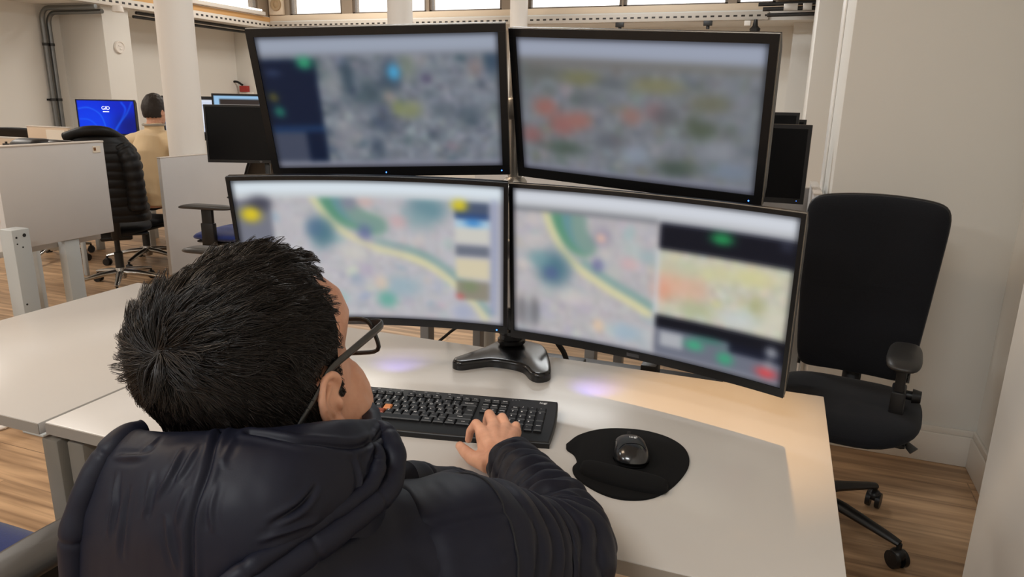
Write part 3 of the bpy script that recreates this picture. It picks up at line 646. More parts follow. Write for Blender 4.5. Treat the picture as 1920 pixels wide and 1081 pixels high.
# dark monitors around
def pole_stand(t):
    MB().box((.04, .03, -1.139), (.068, .055, -.1), .004).build('stand_post', plast, t)
    MB().lathe([(.17, 0), (.17, .012), (.03, .02)], 28, T(.054, .042, -1.141)).build('stand_foot', plast, t)
def post_stand(h, back=0.05):
    def f(t):
        z = -h
        MB().box((-.03, .04, -h + .01), (.03, .06, 0.0), .004).build('stand_post', plast, t)
        MB().box((-.11, -.06, -h), (.11, .12, -h + .012), .004).build('stand_foot', plast, t)
    return f
monitor('monitor', 'dark switched-off monitor beside the wall stub at the right', T(-.165, 3.2, 1.122) @ RZ(math.radians(-3)), .545, .322, (.014, .016, .022), None, led=(.245, -.148), stand=post_stand(.392))
monitor('monitor', 'dark monitor peeking up behind the switched-off one at the right', T(-.20, 4.15, 1.16), .54, .322, (.014, .014, .02), None, stand=post_stand(.43))
monitor('monitor', 'dark monitor lowest of those behind the upper right monitor', T(-.165, 4.45, 1.12), .56, .322, (.014, .014, .02), None, stand=post_stand(.39))
desk('desk', 'farthest desk at the right, behind the divider panel', -1.5, 0.15, 3.95, 4.8, (-1.4, 0.05), greyleg)
monitor('monitor', 'dark switched-off monitor on a thin pole below the thick white column', T(-2.835, 3.365, 1.141) @ RZ(math.radians(22)), .545, .322, (.010, .010, .016), None, logo=('ring', .03, -.152), stand=pole_stand)
t = monitor('monitor', 'monitor with a bright blue desktop picture far left', T(-5.92, 5.04, 1.13) @ RZ(math.radians(22)), .54, .325, (.008, .008, .014), scr_blue(), res=(90, 54), stand=post_stand(.40))
q = MB(); add_mesh(q, text_mesh('GID', .045), T(.0, .0005, .085) @ RX(PI / 2)); q.box((-.028, 0.0, .05), (.028, .001, .057)).build('screen_logo', mat('logo_white', (240, 244, 255), 0.5, emit=((240, 244, 255), 0.9)), t)
monitor('monitor', 'monitor with a white page partly behind the near column', T(-5.00, 5.16, 1.17) @ RZ(math.radians(24)), .54, .335, (.012, .026, .02), scr_white(), res=(60, 34), stand=post_stand(.44))
monitor('monitor', 'monitor showing a light blue page behind the upper left monitor', T(-4.385, 5.10, 1.200) @ RZ(math.radians(20)), .54, .33, (.014, .014, .018), scr_window(), res=(60, 34), stand=post_stand(.47))
monitor('monitor', 'dark-edged monitor just left of the seated man in the cream sweater', T(-5.36, 5.45, 1.09) @ RZ(math.radians(24)), .5, .33, (.012, .012, .018), None, stand=post_stand(.36))

# ------------------------------------------------------------------ keyboard, mouse, pad
kt = thing('keyboard', 'black full-size keyboard under the hand of the man in the navy jacket', 'keyboard', mw=T(-.379, 1.319, .7305) @ RZ(math.radians(11.4)))
# local: x runs left (negative) from the rear right corner, y negative to the front
KW, KD = .450, .165
def kz(y): return .024 + (y / KD) * .012        # top face slopes down to the front
m = MB()
poly = catmull([(-.006, -.0005, 0), (-.0005, -.006, 0), (.002, -.08, 0), (-.002, -.155, 0), (-.010, -.1645, 0), (-.1, -.1675, 0), (-KW / 2, -.169, 0), (-KW + .1, -.1675, 0), (-KW + .010, -.1645, 0), (-KW + .002, -.155, 0), (-KW - .002, -.08, 0), (-KW + .0005, -.006, 0), (-KW + .006, -.0005, 0)], 4)
m.prism([(p.x, p.y) for p in poly], 0, .02, .004, 3)
for v in m.bm.verts:
    if v.co.z > .01: v.co.z += kz(v.co.y) - .02
m.build('body', plast, kt)
keys = MB(); prints = []
U = .0185
def key(x, y, w=1.0, h=1.0, txt=None, sz=.0072, mb=None):
    a = mb or keys
    x0, y0 = x + .0009, y - h * U + .0009; x1, y1 = x + w * U - .0009, y - .0009
    zc = kz((y0 + y1) / 2)
    vs = []
    for (dx, z) in ((0, zc - .002), (.0004, zc + .0035), (.0022, zc + .0055)):
        ring = [(x0 + dx, y0 + dx), (x1 - dx, y0 + dx), (x1 - dx, y1 - dx * .7), (x0 + dx, y1 - dx * .7)]
        vs.append([a.bm.verts.new((p[0], p[1], z + (p[1] - (y0 + y1) / 2) * .07)) for p in ring])
    for r0, r1 in zip(vs, vs[1:]):
        for i in range(4): a.bm.faces.new((r0[i], r0[(i + 1) % 4], r1[(i + 1) % 4], r1[i]))
    a.bm.faces.new(vs[-1])
    if txt:
        parts = txt if isinstance(txt, tuple) else (txt,)
        for k, s in enumerate(parts):
            if not s: continue
            px = (x0 + x1) / 2 if len(s) > 1 else x0 + .0058 + (.0055 if k == 2 else 0)
            py = (y0 + y1) / 2 if len(parts) == 1 and len(s) > 1 else (y1 - .0055 if k == 0 else y0 + .005)
            prints.append((s, px, py, zc + .0057 + (py - (y0 + y1) / 2) * .07, sz if len(s) == 1 else sz * .60))
XK = -KW + .012
yr = -.022
for i, s in enumerate(['Esc']): key(XK, yr, 1, .8, s)
for g, x in enumerate((2, 6.5, 11)):
    for i in range(4): key(XK + (x + i) * U, yr, 1, .8, 'F%d' % (g * 4 + i + 1))
for i, s in enumerate(('ImpPt', 'BloqD', 'Pausa')): key(XK + (15.35 + i) * U, yr, 1, .8, s)
y0 = yr - .0185
row1 = [('|', 'º'), ('!', '1'), ('"', '2', '@'), ('#', '3'), ('$', '4'), ('%', '5'), ('&', '6'), ('/', '7'), ('(', '8'), (')', '9'), ('=', '0'), ('?', "'"), ('¡', '¿')]
for i, s in enumerate(row1): key(XK + i * U, y0, 1, 1, s, .0058)
key(XK + 13 * U, y0, 2, 1, 'Retroceso')
key(XK, y0 - U, 1.5, 1, 'Tab')
for i, s in enumerate('QWERTYUIOP'): key(XK + (1.5 + i) * U, y0 - U, 1, 1, s)
for i, s in enumerate((('^', '`'), ('*', '+'))): key(XK + (11.5 + i) * U, y0 - U, 1, 1, s, .0058)
key(XK + 13.75 * U, y0 - U, 1.25, 2, 'Intro')
key(XK, y0 - 2 * U, 1.75, 1, 'Bloq')
for i, s in enumerate('ASDFGHJKLÑ'):
    if s == 'F' : continue
    key(XK + (1.75 + i) * U, y0 - 2 * U, 1, 1, s)
for i, s in enumerate((('¨', '´'), ('}', '{'))): key(XK + (11.75 + i) * U, y0 - 2 * U, 1, 1, s, .0058)
key(XK, y0 - 3 * U, 1.25, 1, 'Mayus'); key(XK + 1.25 * U, y0 - 3 * U, 1, 1, ('>', '<'), .0044)
for i, s in enumerate('ZXCVBNM'):
    if s == 'C': continue
    key(XK + (2.25 + i) * U, y0 - 3 * U, 1, 1, s)
for i, s in enumerate(((';', ','), (':', '.'), ('_', '-'))): key(XK + (9.25 + i) * U, y0 - 3 * U, 1, 1, s, .0058)
key(XK + 12.25 * U, y0 - 3 * U, 2.75, 1, 'Mayus')
yb = y0 - 4 * U
for x, w, s in ((0, 1.5, 'Ctrl'), (1.5, 1.2, 'Ini'), (2.7, 1.3, 'Alt'), (4, 5.6, ''), (9.6, 1.3, 'AltGr'), (10.9, 1.3, 'Fn'), (12.2, 1.2, 'Menu'), (13.4, 1.6, 'Ctrl')): key(XK + x * U, yb, w, 1, s)
for r, names in enumerate((('Insert', 'Inicio', 'RePag'), ('Supr', 'Fin', 'AvPag'))):
    for i, s in enumerate(names): key(XK + (15.35 + i) * U, y0 - r * U, 1, 1, s)
key(XK + 16.35 * U, y0 - 3 * U, 1, 1, '↑'[:0] or '^')
for i, s in enumerate('<v>'): key(XK + (15.35 + i) * U, yb, 1, 1, s)
pad = [('Bloq', '/', '*', '-'), ('7', '8', '9'), ('4', '5', '6'), ('1', '2', '3')]
for r, names in enumerate(pad):
    for i, s in enumerate(names): key(XK + (18.65 + i) * U, y0 - r * U, 1, 1, s)
key(XK + 18.65 * U, yb, 2, 1, '0'); key(XK + 20.65 * U, yb, 1, 1, '.')
key(XK + 21.65 * U, y0 - U, 1, 2, '+'); key(XK + 21.65 * U, y0 - 3 * U, 1, 2, 'Intro')
keys.build('keys', keym, kt, angle=25)
lm = MB(); cache = {}
for s, x, y, z, sz in prints:
    if (s, sz) not in cache: cache[(s, sz)] = text_mesh(s, sz, thick=.0, bold=.025)
    add_mesh(lm, cache[(s, sz)], T(x, y, z))
lm.build('key_print', legend, kt, fixn=False)
for (x, r, lab) in ((4.75, 2, 'bright orange key'), (4.25, 3, 'darker orange key')):
    k = MB(); key(XK + x * U, y0 - r * U, 1, 1, None, mb=k); tag(k.build('key', orangek if r == 2 else mat('dark_orange_key', (140, 62, 34), 0.45), kt, angle=25), lab)
q = MB(); add_mesh(q, text_mesh('logi', .0115), T(-.030, -.0125, kz(-.0125) + .0002)); q.build('maker_logo', legend, kt, fixn=False)
mk = mat('mark_grey', (150, 150, 152), 0.5)
for i in range(8): MB().box((-KW + .06 + i * .026, -.0085, kz(-.007) - .001), (-KW + .066 + i * .026, -.0065, kz(-.007) + .0006)).build('media_marking', mk, kt)
for i in range(3): MB().cyl((-.095 + i * .007, -.010, kz(-.01)), (-.095 + i * .007, -.010, kz(-.01) + .0004), .0011, n=10).build('status_marking', mk, kt)

# mouse pad with wrist rest
t = thing('mouse_pad', 'black teardrop mouse pad with a padded wrist rest', 'mouse pad', (-.205, 1.175, .7302), math.radians(4))
def W2(p): return (p[0] + .205, p[1] - 1.175)
out = [(-.322, 1.183), (-.308, 1.232), (-.268, 1.276), (-.205, 1.297), (-.150, 1.288), (-.112, 1.255), (-.096, 1.205), (-.1, 1.15), (-.118, 1.09), (-.145, 1.052), (-.185, 1.035), (-.225, 1.042), (-.268, 1.07), (-.286, 1.10), (-.285, 1.125), (-.297, 1.150), (-.315, 1.165)]
out = [RZ(math.radians(-4)) @ Vector((*W2(p), 0)) for p in out]
cl = catmull(out + [out[0]], 6)[:-1]
MB().prism([(p.x, p.y) for p in cl], 0, .0045, .0015, 2).build('pad', padm, t)
m = MB()
def rest(u, v):
    s = u * 2 - 1; w = v * PI
    x = s * .078; prof = (1 - abs(s) ** 4) ** .5 if abs(s) < 1 else 0
    yc = -.083 + .020 * (s * s) * .35 - .012 * s; hw = .027 * (.35 + .65 * prof)
    return Vector((x + .004, yc + hw * math.cos(w), .004 + .017 * max(0.0, math.sin(w)) ** .7 * prof ** .6))
m.grid(rest, 40, 18); m.build('wrist_rest', padm, t, angle=180)
# mouse
t = thing('computer_mouse', 'black glossy wireless mouse on the mouse pad', 'mouse', mw=T(-.199, 1.178, .7347) @ RZ(math.radians(17)))
def mouse_rho(x, y):
    rx = .0335 + .0022 * (-y / .05) - .0018 * math.exp(-((y / .05 - .1) / .35) ** 2)
    return (abs(x / rx) ** 2.5 + abs(y / .0505) ** 2.3) ** (1 / 2.4)
def mouse_z(x, y):
    h = .033 - .011 * max(0, y / .05) ** 1.3 - .004 * max(0, -y / .05) ** 2
    return .005 + h * max(0.0, 1 - min(1, mouse_rho(x, y)) ** 2.8) ** .5
def mouse_pt(u, v):
    a = u * 2 * PI; c, s = math.cos(a), math.sin(a); k = 1 / mouse_rho(c * .03, s * .03) * .03
    q = math.cos(v * PI / 2) ** .6
    return Vector((c * k * q, s * k * q, mouse_z(c * k * q, s * k * q)))
m = MB(); m.grid(lambda u, v: mouse_pt(u, v), 56, 26, closed_u=True)
m.grid(lambda u, v: Vector((mouse_pt(u, 0).x * (1 - .12 * v), mouse_pt(u, 0).y * (1 - .08 * v), .005 - .005 * v)), 56, 3, closed_u=True)
bmesh.ops.remove_doubles(m.bm, verts=m.bm.verts[:], dist=.0002)
m.build('shell', mat('mouse_shell', (22, 23, 25), 0.2, coat=0.4), t, angle=180)
m = MB()
def top_pt(u, v):
    s = u * 2 - 1; x = s * .0255; y = .0455 - v * .064 - .007 * abs(s) ** 3 * (1 if v > .5 else 0) - .012 * s * s * (1 - v)
    return Vector((x, y, mouse_z(x, y) + .0008))
m.grid(top_pt, 22, 22); m.build('button_plate', mat('mouse_top', (30, 31, 33), 0.38), t, angle=180)
MB().cyl((-.003, .039, .021), (.003, .039, .021), .0095, n=24).build('scroll_wheel', rubberm, t)
q = MB(); add_mesh(q, text_mesh('logi', .0105), T(.0035, .001, mouse_z(.0, .001) + .0012) @ RX(math.radians(-5))); q.build('maker_logo', legend, t, fixn=False)

# ------------------------------------------------------------------ office chairs
def office_chair(name, lab, loc, rz, seat_m, back_m, base_m, seat_h=.47, back=(.46, .40, .60, .52), arms=True, pad_m=None, arm_h=.66, arm_x=.25, rest_bar=True, sq=1.0, arm_len=.25, cast_rot=0.3, backtilt=.12, knob=False, group=None, sqr=7.0, bo=(0, 0)):
    """front of the chair looks along local -y; back=(top width, bottom width, height, bottom z)"""
    t = thing(name, lab, 'office chair', (loc[0], loc[1], 0), rz, group)
    pad_m = pad_m or armplast
    arm_xs = arm_x if isinstance(arm_x, tuple) else (arm_x, arm_x)
    # base
    rot = cast_rot
    m = MB(); m.lathe([(.034, .07), (.038, .08), (.036, .12), (.03, .15)], 20)
    for k in range(5):
        a = rot + 2 * PI * k / 5; c, s = math.cos(a), math.sin(a)
        m.tube([(c * .02, s * .02, .118), (c * .12, s * .12, .112), (c * .26, s * .26, .088), (c * .30, s * .30, .08)], [(.024, .02), (.022, .018), (.017, .013), (.014, .010)], 10)
    m.build('star_base', base_m, t, xf=T(bo[0], bo[1], 0))
    for k in range(5):
        a = rot + 2 * PI * k / 5; c, s = math.cos(a) * .30 + bo[0], math.sin(a) * .30 + bo[1]; q = a + 1.1 + k
        cm = MB(); ax = Vector((math.cos(q), math.sin(q), 0))
        for d in (-1, 1):
            p = Vector((c, s, .028)); cm.cyl(p + ax * d * .008, p + ax * d * .023, .0275, n=20)
        cm.cyl((c, s, .03), (c, s, .08), .008); cm.ell((c, s, .044), (.024, .024, .02), n=14)
        cm.build('caster', plast, t)
    MB().lathe([(.028, .14), (.028, .26), (.018, .262), (.018, seat_h - .09)], 18).build('gas_lift', plast if base_m is plast else darkm, t, xf=T(bo[0], bo[1], 0))
    m = MB().box((-.10, -.13, seat_h - .10), (.10, .17, seat_h - .062), .012)
    if knob: m.tube([(.09, -.05, seat_h - .085), (.19, -.07, seat_h - .085), (.215, -.08, seat_h - .10)], [(.012, .006), (.02, .006), (.028, .005)], 8)
    m.build('tilt_mechanism', plast, t)
    # seat cushion (waterfall front)
    def seat(u, v):
        a = u * 2 * PI; c, s = math.cos(a), math.sin(a)
        n_ = 3.2; r = (abs(c) ** n_ + abs(s) ** n_) ** (-1 / n_)
        w = v * PI - PI / 2; k = max(0.0, math.cos(w)) ** .35
        x, y = c * r * .235 * sq * k, s * r * .235 * k
        z = seat_h - .03 + .032 * math.sin(w)
        if y < -.12: z -= .022 * ((-y - .12) / .115) ** 2
        return Vector((x, y - .01, z + .008 * (abs(x) / .235) ** 2))
    MB().grid(seat, 44, 15, closed_u=True).build('seat', seat_m, t, angle=180)
    MB().box((-.2 * sq, -.17, seat_h - .068), (.2 * sq, .19, seat_h - .05), .012).build('seat_shell', plast, t)
    # backrest
    wt, wb, hb, z0 = back
    def bk(off, sc):
        def f(u, v):
            a = u * 2 * PI; c, s = math.cos(a), math.sin(a); n_ = sqr
            r = (abs(c) ** n_ + abs(s) ** n_) ** (-1 / n_)
            w = v * PI - PI / 2; k = max(0.0, math.cos(w)) ** .28
            zz = (s * r * k * sc * .5 + .5); wd = (wb + (wt - wb) * zz) / 2
            x = c * r * k * wd * sc; z = z0 + hb * zz
            y = .215 + backtilt * max(0.0, zz) ** 1.2 - .045 * (1 - (2 * zz - .7) ** 2) * .6 - .035 * (abs(x) / (wt / 2)) ** 2 + .02 * math.sin(w) + off + .012 * (1 - zz)
            return Vector((x, y, z + (.018 * (1 - (x / (wt / 2)) ** 2) if zz > .5 else 0)))
        return f
    MB().grid(bk(0, 1.0), 160, 13, closed_u=True).build('backrest', back_m, t, angle=180)
    MB().grid(bk(.018, 1.012), 160, 13, closed_u=True).build('back_shell', plast, t, angle=180)
    m = MB(); m.tube([(0, .10, seat_h - .08), (0, .235, seat_h - .07), (0, .275, seat_h + .02), (0, .262, z0 + .15), (0, .285, z0 + .35)], [(.03, .012)] * 5, 10); m.build('back_post', plast, t)
    if rest_bar:
        for d in (-1, 1): MB().tube([(d * .17, .205, seat_h + .01), (d * .17, .225, z0 + .05)], [(.02, .006)] * 2, 8).build('back_bracket', silver if base_m is chrome else darkm, t)
    if arms:
        for d in (-1, 1):
            a = MB(); arm_x = arm_xs[0] if d < 0 else arm_xs[1]
            def ap(u, v, d=d, arm_x=arm_x):
                an = u * 2 * PI; c, s = math.cos(an), math.sin(an); n_ = 3.4; r = (abs(c) ** n_ + abs(s) ** n_) ** (-1 / n_)
                w = v * PI - PI / 2; k = max(0.0, math.cos(w)) ** .4
                y = s * r * arm_len / 2 * k
                return Vector((d * arm_x + c * r * .047 * k * (1 - .12 * (y / arm_len)), y - .03, arm_h - .016 + .016 * math.sin(w) - .010 * max(0, -y / (arm_len / 2)) ** 3))
            a.grid(ap, 36, 11, closed_u=True); A = a.build('armrest', pad_m, t, angle=180)
            p = MB().box((d * arm_x - .014, -.065, seat_h - .02), (d * arm_x + .014, .012, arm_h - .02), .005)
            p.box((d * arm_x - .02, -.072, seat_h - .075), (d * arm_x + .02, .02, arm_h - .12), .006)
            p.box((min(d * .12, d * (arm_x + .02)), -.07, seat_h - .075), (max(d * .12, d * (arm_x + .02)), .018, seat_h - .052), .006)
            p.build('arm_post', plast, A)
            if knob: MB().cyl((d * (arm_x + .02), -.02, arm_h - .14), (d * (arm_x + .04), -.02, arm_h - .14), .014).cyl((d * (arm_x + .036), -.02, arm_h - .14), (d * (arm_x + .06), -.02, arm_h - .14), .022, .018).build('adjuster_knob', plast, A)
    return t
office_chair('office_chair', 'black fabric office chair against the right wall stub', (.268, 2.34), math.radians(-10), fabk, fabk, plast, back=(.44, .35, .575, .48), arm_h=.66, arm_x=(.235, .150), sq=.95, backtilt=.10, cast_rot=-.37, bo=(-.06, -.01), knob=True, pad_m=mat('black_arm_pad', (40, 39, 38), 0.42), arm_len=.24, sqr=11)
office_chair('office_chair', 'blue-seated office chair pulled up to the empty white desk', (-1.36, .622), math.radians(180), fabb, meshm, plast, arm_h=.675, arm_x=.335, arm_len=.30, back=(.42, .40, .45, .58), seat_h=.52, sq=1.1)
office_chair('office_chair', 'blue-seated office chair facing the tall grey panel', (-3.42, 3.82), math.radians(-84), fabb, meshm, plast, arm_h=.675, arm_x=.25, arm_len=.40, back=(.44, .40, .50, .54), seat_h=.475)
office_chair('office_chair', 'office chair whose near armrest shows just above the dark hair', (-2.43, 2.82), math.radians(-90), fabb, meshm, plast, arm_h=.665, arm_x=.25, arm_len=.32, back=(.44, .40, .45, .54), seat_h=.44)
office_chair('office_chair', 'chair under the person in the cream sweater, polished steel base', (-4.795, 4.31), math.radians(190), fabk, fabk, chrome, arm_h=.66, arm_x=.345, back=(.40, .36, .22, .50), cast_rot=.5, seat_h=.39)
office_chair('office_chair', 'chair with the black padded jacket over its back', (-4.35, 3.66), math.radians(230), fabk, fabk, chrome, back=(.20, .18, .28, .66), cast_rot=.2, arms=False, rest_bar=False)
office_chair('office_chair', 'black office chair with a rounded back at the far left edge', (-5.62, 4.13), math.radians(205), fabk, fabk, chrome, back=(.44, .42, .53, .54), arms=False, cast_rot=.35)

# ------------------------------------------------------------------ lights
W = bpy.data.worlds.new('sky'); scene.world = W; W.use_nodes = True
bg = W.node_tree.nodes['Background']; bg.inputs[0].default_value = (1.0, 0.98, 0.95, 1); bg.inputs[1].default_value = 2.2
LAMP = .88
def ceiling_light(x, y, w, d, power, col, lab):
    t = thing('ceiling_light', lab, 'lamp', (x, y, 3.25))
    MB().box((-w / 2 - .03, -d / 2 - .03, -.06), (w / 2 + .03, d / 2 + .03, -.001), .004).build('housing', whitem, t)
    MB().box((-w / 2, -d / 2, -.064), (w / 2, d / 2, -.058)).build('diffuser', mat('lamp_diffuser', (255, 246, 232), 0.5, emit=((255, 240, 218), 1.5)), t)
    l = bpy.data.lights.new('lamp_light', 'AREA'); l.shape = 'RECTANGLE'; l.size = w; l.size_y = d; l.energy = power; l.color = col
    o = bpy.data.objects.new('lamp_light', l); COL.objects.link(o); o.parent = t; o.location = (0, 0, -.07); l.energy = power * LAMP
WARM = (1.0, .94, .86); NEUT = (.95, .985, 1.0)
for x, y, p, c, lab in ((-2.3, .6, 30, (1.0, .76, .54), 'ceiling panel light over the empty desk'), (-.7, -1.6, 75, NEUT, 'ceiling panel light behind the camera'), (-5.2, .4, 40, NEUT, 'ceiling panel light over the left aisle'),
        (-6.6, 3.0, 60, WARM, 'ceiling panel light over the man in the cream sweater'), (-1.8, 3.9, 45, NEUT, 'ceiling panel light over the desks behind the monitors'), (-1.6, 7.2, 50, NEUT, 'ceiling panel light near the far windows'), (-5.2, 7.6, 60, WARM, 'ceiling panel light near the far left corner'), (-3.6, -2.4, 70, NEUT, 'ceiling panel light by the rear wall')):
    ceiling_light(x, y, 1.2, .3, p, c, lab)

t = thing('added_ceiling_spot', 'added warm ceiling spotlight that throws the orange patch on the desk', 'lamp', (-.06, 2.92, 3.25))  # invented lamp and fitting, added for the warm glow on the desk
MB().lathe([(.05, -.001), (.055, -.02), (.05, -.11), (.045, -.11), (.04, -.03), (.001, -.03)], 24).build('housing', whitem, t)
l = bpy.data.lights.new('spot_light', 'SPOT'); l.color = (1.0, .55, .19); l.energy = 340; l.spot_size = math.radians(14); l.spot_blend = .9; l.shadow_soft_size = .03
o = bpy.data.objects.new('spot_light', l); COL.objects.link(o); o.parent = t; o.location = (0, 0, -.09)
o.rotation_euler = (Vector((-.06, 1.42, .73)) - Vector((-.06, 2.92, 3.16))).to_track_quat('-Z', 'Y').to_euler()
NHAIR = 28000

# ------------------------------------------------------------------ the seated man
skinm = bpy.data.materials.new('skin'); skinm.use_nodes = True
def _skin():
    nt = skinm.node_tree; b = nt.nodes['Principled BSDF']; L = nt.links
    tc = nt.nodes.new('ShaderNodeTexCoord'); n = nt.nodes.new('ShaderNodeTexNoise'); n.inputs['Scale'].default_value = 38; n.inputs['Detail'].default_value = 5
    L.new(tc.outputs['Object'], n.inputs['Vector'])
    cr = nt.nodes.new('ShaderNodeValToRGB'); cr.color_ramp.elements[0].position = .3; cr.color_ramp.elements[0].color = srgb((206, 148, 118)); cr.color_ramp.elements[1].position = .7; cr.color_ramp.elements[1].color = srgb((228, 174, 144))
    L.new(n.outputs['Fac'], cr.inputs[0]); L.new(cr.outputs[0], b.inputs['Base Color'])
    b.inputs['Roughness'].default_value = .48; b.inputs['Subsurface Weight'].default_value = .12; b.inputs['Subsurface Radius'].default_value = (.012, .005, .003); b.inputs['Subsurface Scale'].default_value = .6
    n2 = nt.nodes.new('ShaderNodeTexNoise'); n2.inputs['Scale'].default_value = 420; n2.inputs['Detail'].default_value = 2
    L.new(tc.outputs['Object'], n2.inputs['Vector'])
    bp = nt.nodes.new('ShaderNodeBump'); bp.inputs['Strength'].default_value = .18; bp.inputs['Distance'].default_value = .0008
    L.new(n2.outputs['Fac'], bp.inputs['Height']); L.new(bp.outputs[0], b.inputs['Normal'])
_skin()
def nylon(name, col, rough=.52):
    m = bpy.data.materials.new(name); m.use_nodes = True; nt = m.node_tree; b = nt.nodes['Principled BSDF']; L = nt.links
    b.inputs['Base Color'].default_value = srgb(col); b.inputs['Roughness'].default_value = rough; b.inputs['Specular IOR Level'].default_value = .24
    b.inputs['Sheen Weight'].default_value = 0; b.inputs['Sheen Roughness'].default_value = .4
    tc = nt.nodes.new('ShaderNodeTexCoord'); mp = nt.nodes.new('ShaderNodeMapping'); mp.inputs['Scale'].default_value = (1, 1, .55); L.new(tc.outputs['Object'], mp.inputs[0])
    n = nt.nodes.new('ShaderNodeTexNoise'); n.noise_type = 'RIDGED_MULTIFRACTAL'; n.inputs['Scale'].default_value = 13; n.inputs['Detail'].default_value = 2.5; n.inputs['Distortion'].default_value = 1.2
    L.new(mp.outputs[0], n.inputs['Vector'])
    n2 = nt.nodes.new('ShaderNodeTexNoise'); n2.inputs['Scale'].default_value = 900; L.new(tc.outputs['Object'], n2.inputs['Vector'])
    b1 = nt.nodes.new('ShaderNodeBump'); b1.inputs['Strength'].default_value = .45; b1.inputs['Distance'].default_value = .004; L.new(n.outputs['Fac'], b1.inputs['Height'])
    b2 = nt.nodes.new('ShaderNodeBump'); b2.inputs['Strength'].default_value = .1; b2.inputs['Distance'].default_value = .0005; L.new(n2.outputs['Fac'], b2.inputs['Height']); L.new(b1.outputs[0], b2.inputs['Normal'])
    L.new(b2.outputs[0], b.inputs['Normal']); return m
navy = nylon('navy_nylon', (19, 21, 34))
seamm = mat('navy_stitching', (14, 14, 20), .8)
hairm = mat('black_hair', (25, 19, 16), .38, spec=.45)
hairbase = mat('scalp_shadow_hair', (13, 11, 10), .7)

def remesh(mb, voxel, smooth=4, fac=.5):
    me = bpy.data.meshes.new('tmp'); bmesh.ops.recalc_face_normals(mb.bm, faces=mb.bm.faces[:]); mb.bm.to_mesh(me); mb.bm.free()
    o = bpy.data.objects.new('tmp', me); COL.objects.link(o)
    md = o.modifiers.new('r', 'REMESH'); md.mode = 'VOXEL'; md.voxel_size = voxel
    if smooth: ms = o.modifiers.new('s', 'SMOOTH'); ms.factor = fac; ms.iterations = smooth
    dg = bpy.context.evaluated_depsgraph_get(); out = bpy.data.meshes.new_from_object(o.evaluated_get(dg))
    bpy.data.objects.remove(o); bpy.data.meshes.remove(me)
    return out
def verts_np(me):
    a = np.empty(len(me.vertices) * 3); me.vertices.foreach_get('co', a); return a.reshape(-1, 3)
def norms_np(me):
    a = np.empty(len(me.vertices) * 3); me.vertex_normals.foreach_get('vector', a); return a.reshape(-1, 3)
def put_verts(me, co): me.vertices.foreach_set('co', co.astype(np.float32).ravel()); me.update()
def mesh_obj(name, me, m, parent):
    me.name = name; me.materials.clear(); me.materials.append(m)
    me.polygons.foreach_set('use_smooth', np.ones(len(me.polygons), bool))
    o = bpy.data.objects.new(name, me); COL.objects.link(o); o.parent = parent; return o

man = None
HP = T(-.4365, .5158, 1.0724) @ RZ(math.radians(4.5)) @ RX(math.radians(10.0)) @ RY(math.radians(-14.0))
# head by stacked cross-sections: (z, half width, front y, back y)
SL = [(-.118, .016, .088, .050), (-.112, .030, .096, .030), (-.098, .043, .100, .006), (-.075, .054, .099, -.020), (-.05, .061, .097, -.045), (-.025, .0655, .0965, -.066), (0, .069, .096, -.080), (.025, .0715, .095, -.084), (.05, .0745, .106, -.088), (.075, .0755, .102, -.089), (.098, .0700, .084, -.085), (.116, .058, .052, -.072), (.128, .041, .030, -.056), (.134, .022, .016, -.032), (.1355, .004, -.006, -.014)]
def slice_at(z):
    zs = [s[0] for s in SL]; return [float(np.interp(z, zs, [s[k] for s in SL])) for k in (1, 2, 3)]
def head_pt(a, z, off=0.0):
    zo = z + off * max(0.0, z / .1355) ** 6
    w, yf, yb = slice_at(z); c, s = math.cos(a), math.sin(a)
    n_ = 2.35 + (1.15 * min(1, max(0, (z - .02) / .03)) if s > 0 else 0); r = (abs(c) ** n_ + abs(s) ** n_) ** (-1 / n_)
    yc = (yf * .42 + yb * .58); h = (yf - yc) if s > 0 else (yc - yb)
    return Vector(((w + off) * c * r, yc + (h + off) * s * r, zo))
hb = MB()
hb.grid(lambda u, v: head_pt(u * 2 * PI, SL[0][0] + (SL[-1][0] - SL[0][0]) * v), 72, 60, closed_u=True)
for ring in (0, -1):
    pass
bmesh.ops.holes_fill(hb.bm, edges=[e for e in hb.bm.edges if e.is_boundary])
# nose, brows, lips, chin, eyes
hb.tube([(0, .088, .040), (0, .103, .015), (0, .107, -.008), (0, .104, -.020)], [.009, .010, .012, .010], 12)
for d in (-1, 1):
    hb.ell((d * .012, .101, -.014), (.008, .012, .008), n=12); hb.ell((d * .030, .091, .044), (.022, .010, .008), n=12)
    hb.ell((d * .0445, .050, -.032), (.0205, .038, .046), n=16)
    hb.ell((d * .054, .030, -.045), (.016, .042, .036), n=12)
hb.ell((0, .098, -.045), (.022, .008, .006), n=12); hb.ell((0, .097, -.056), (.019, .008, .006), n=12); hb.ell((0, .092, -.098), (.022, .012, .014), n=12)
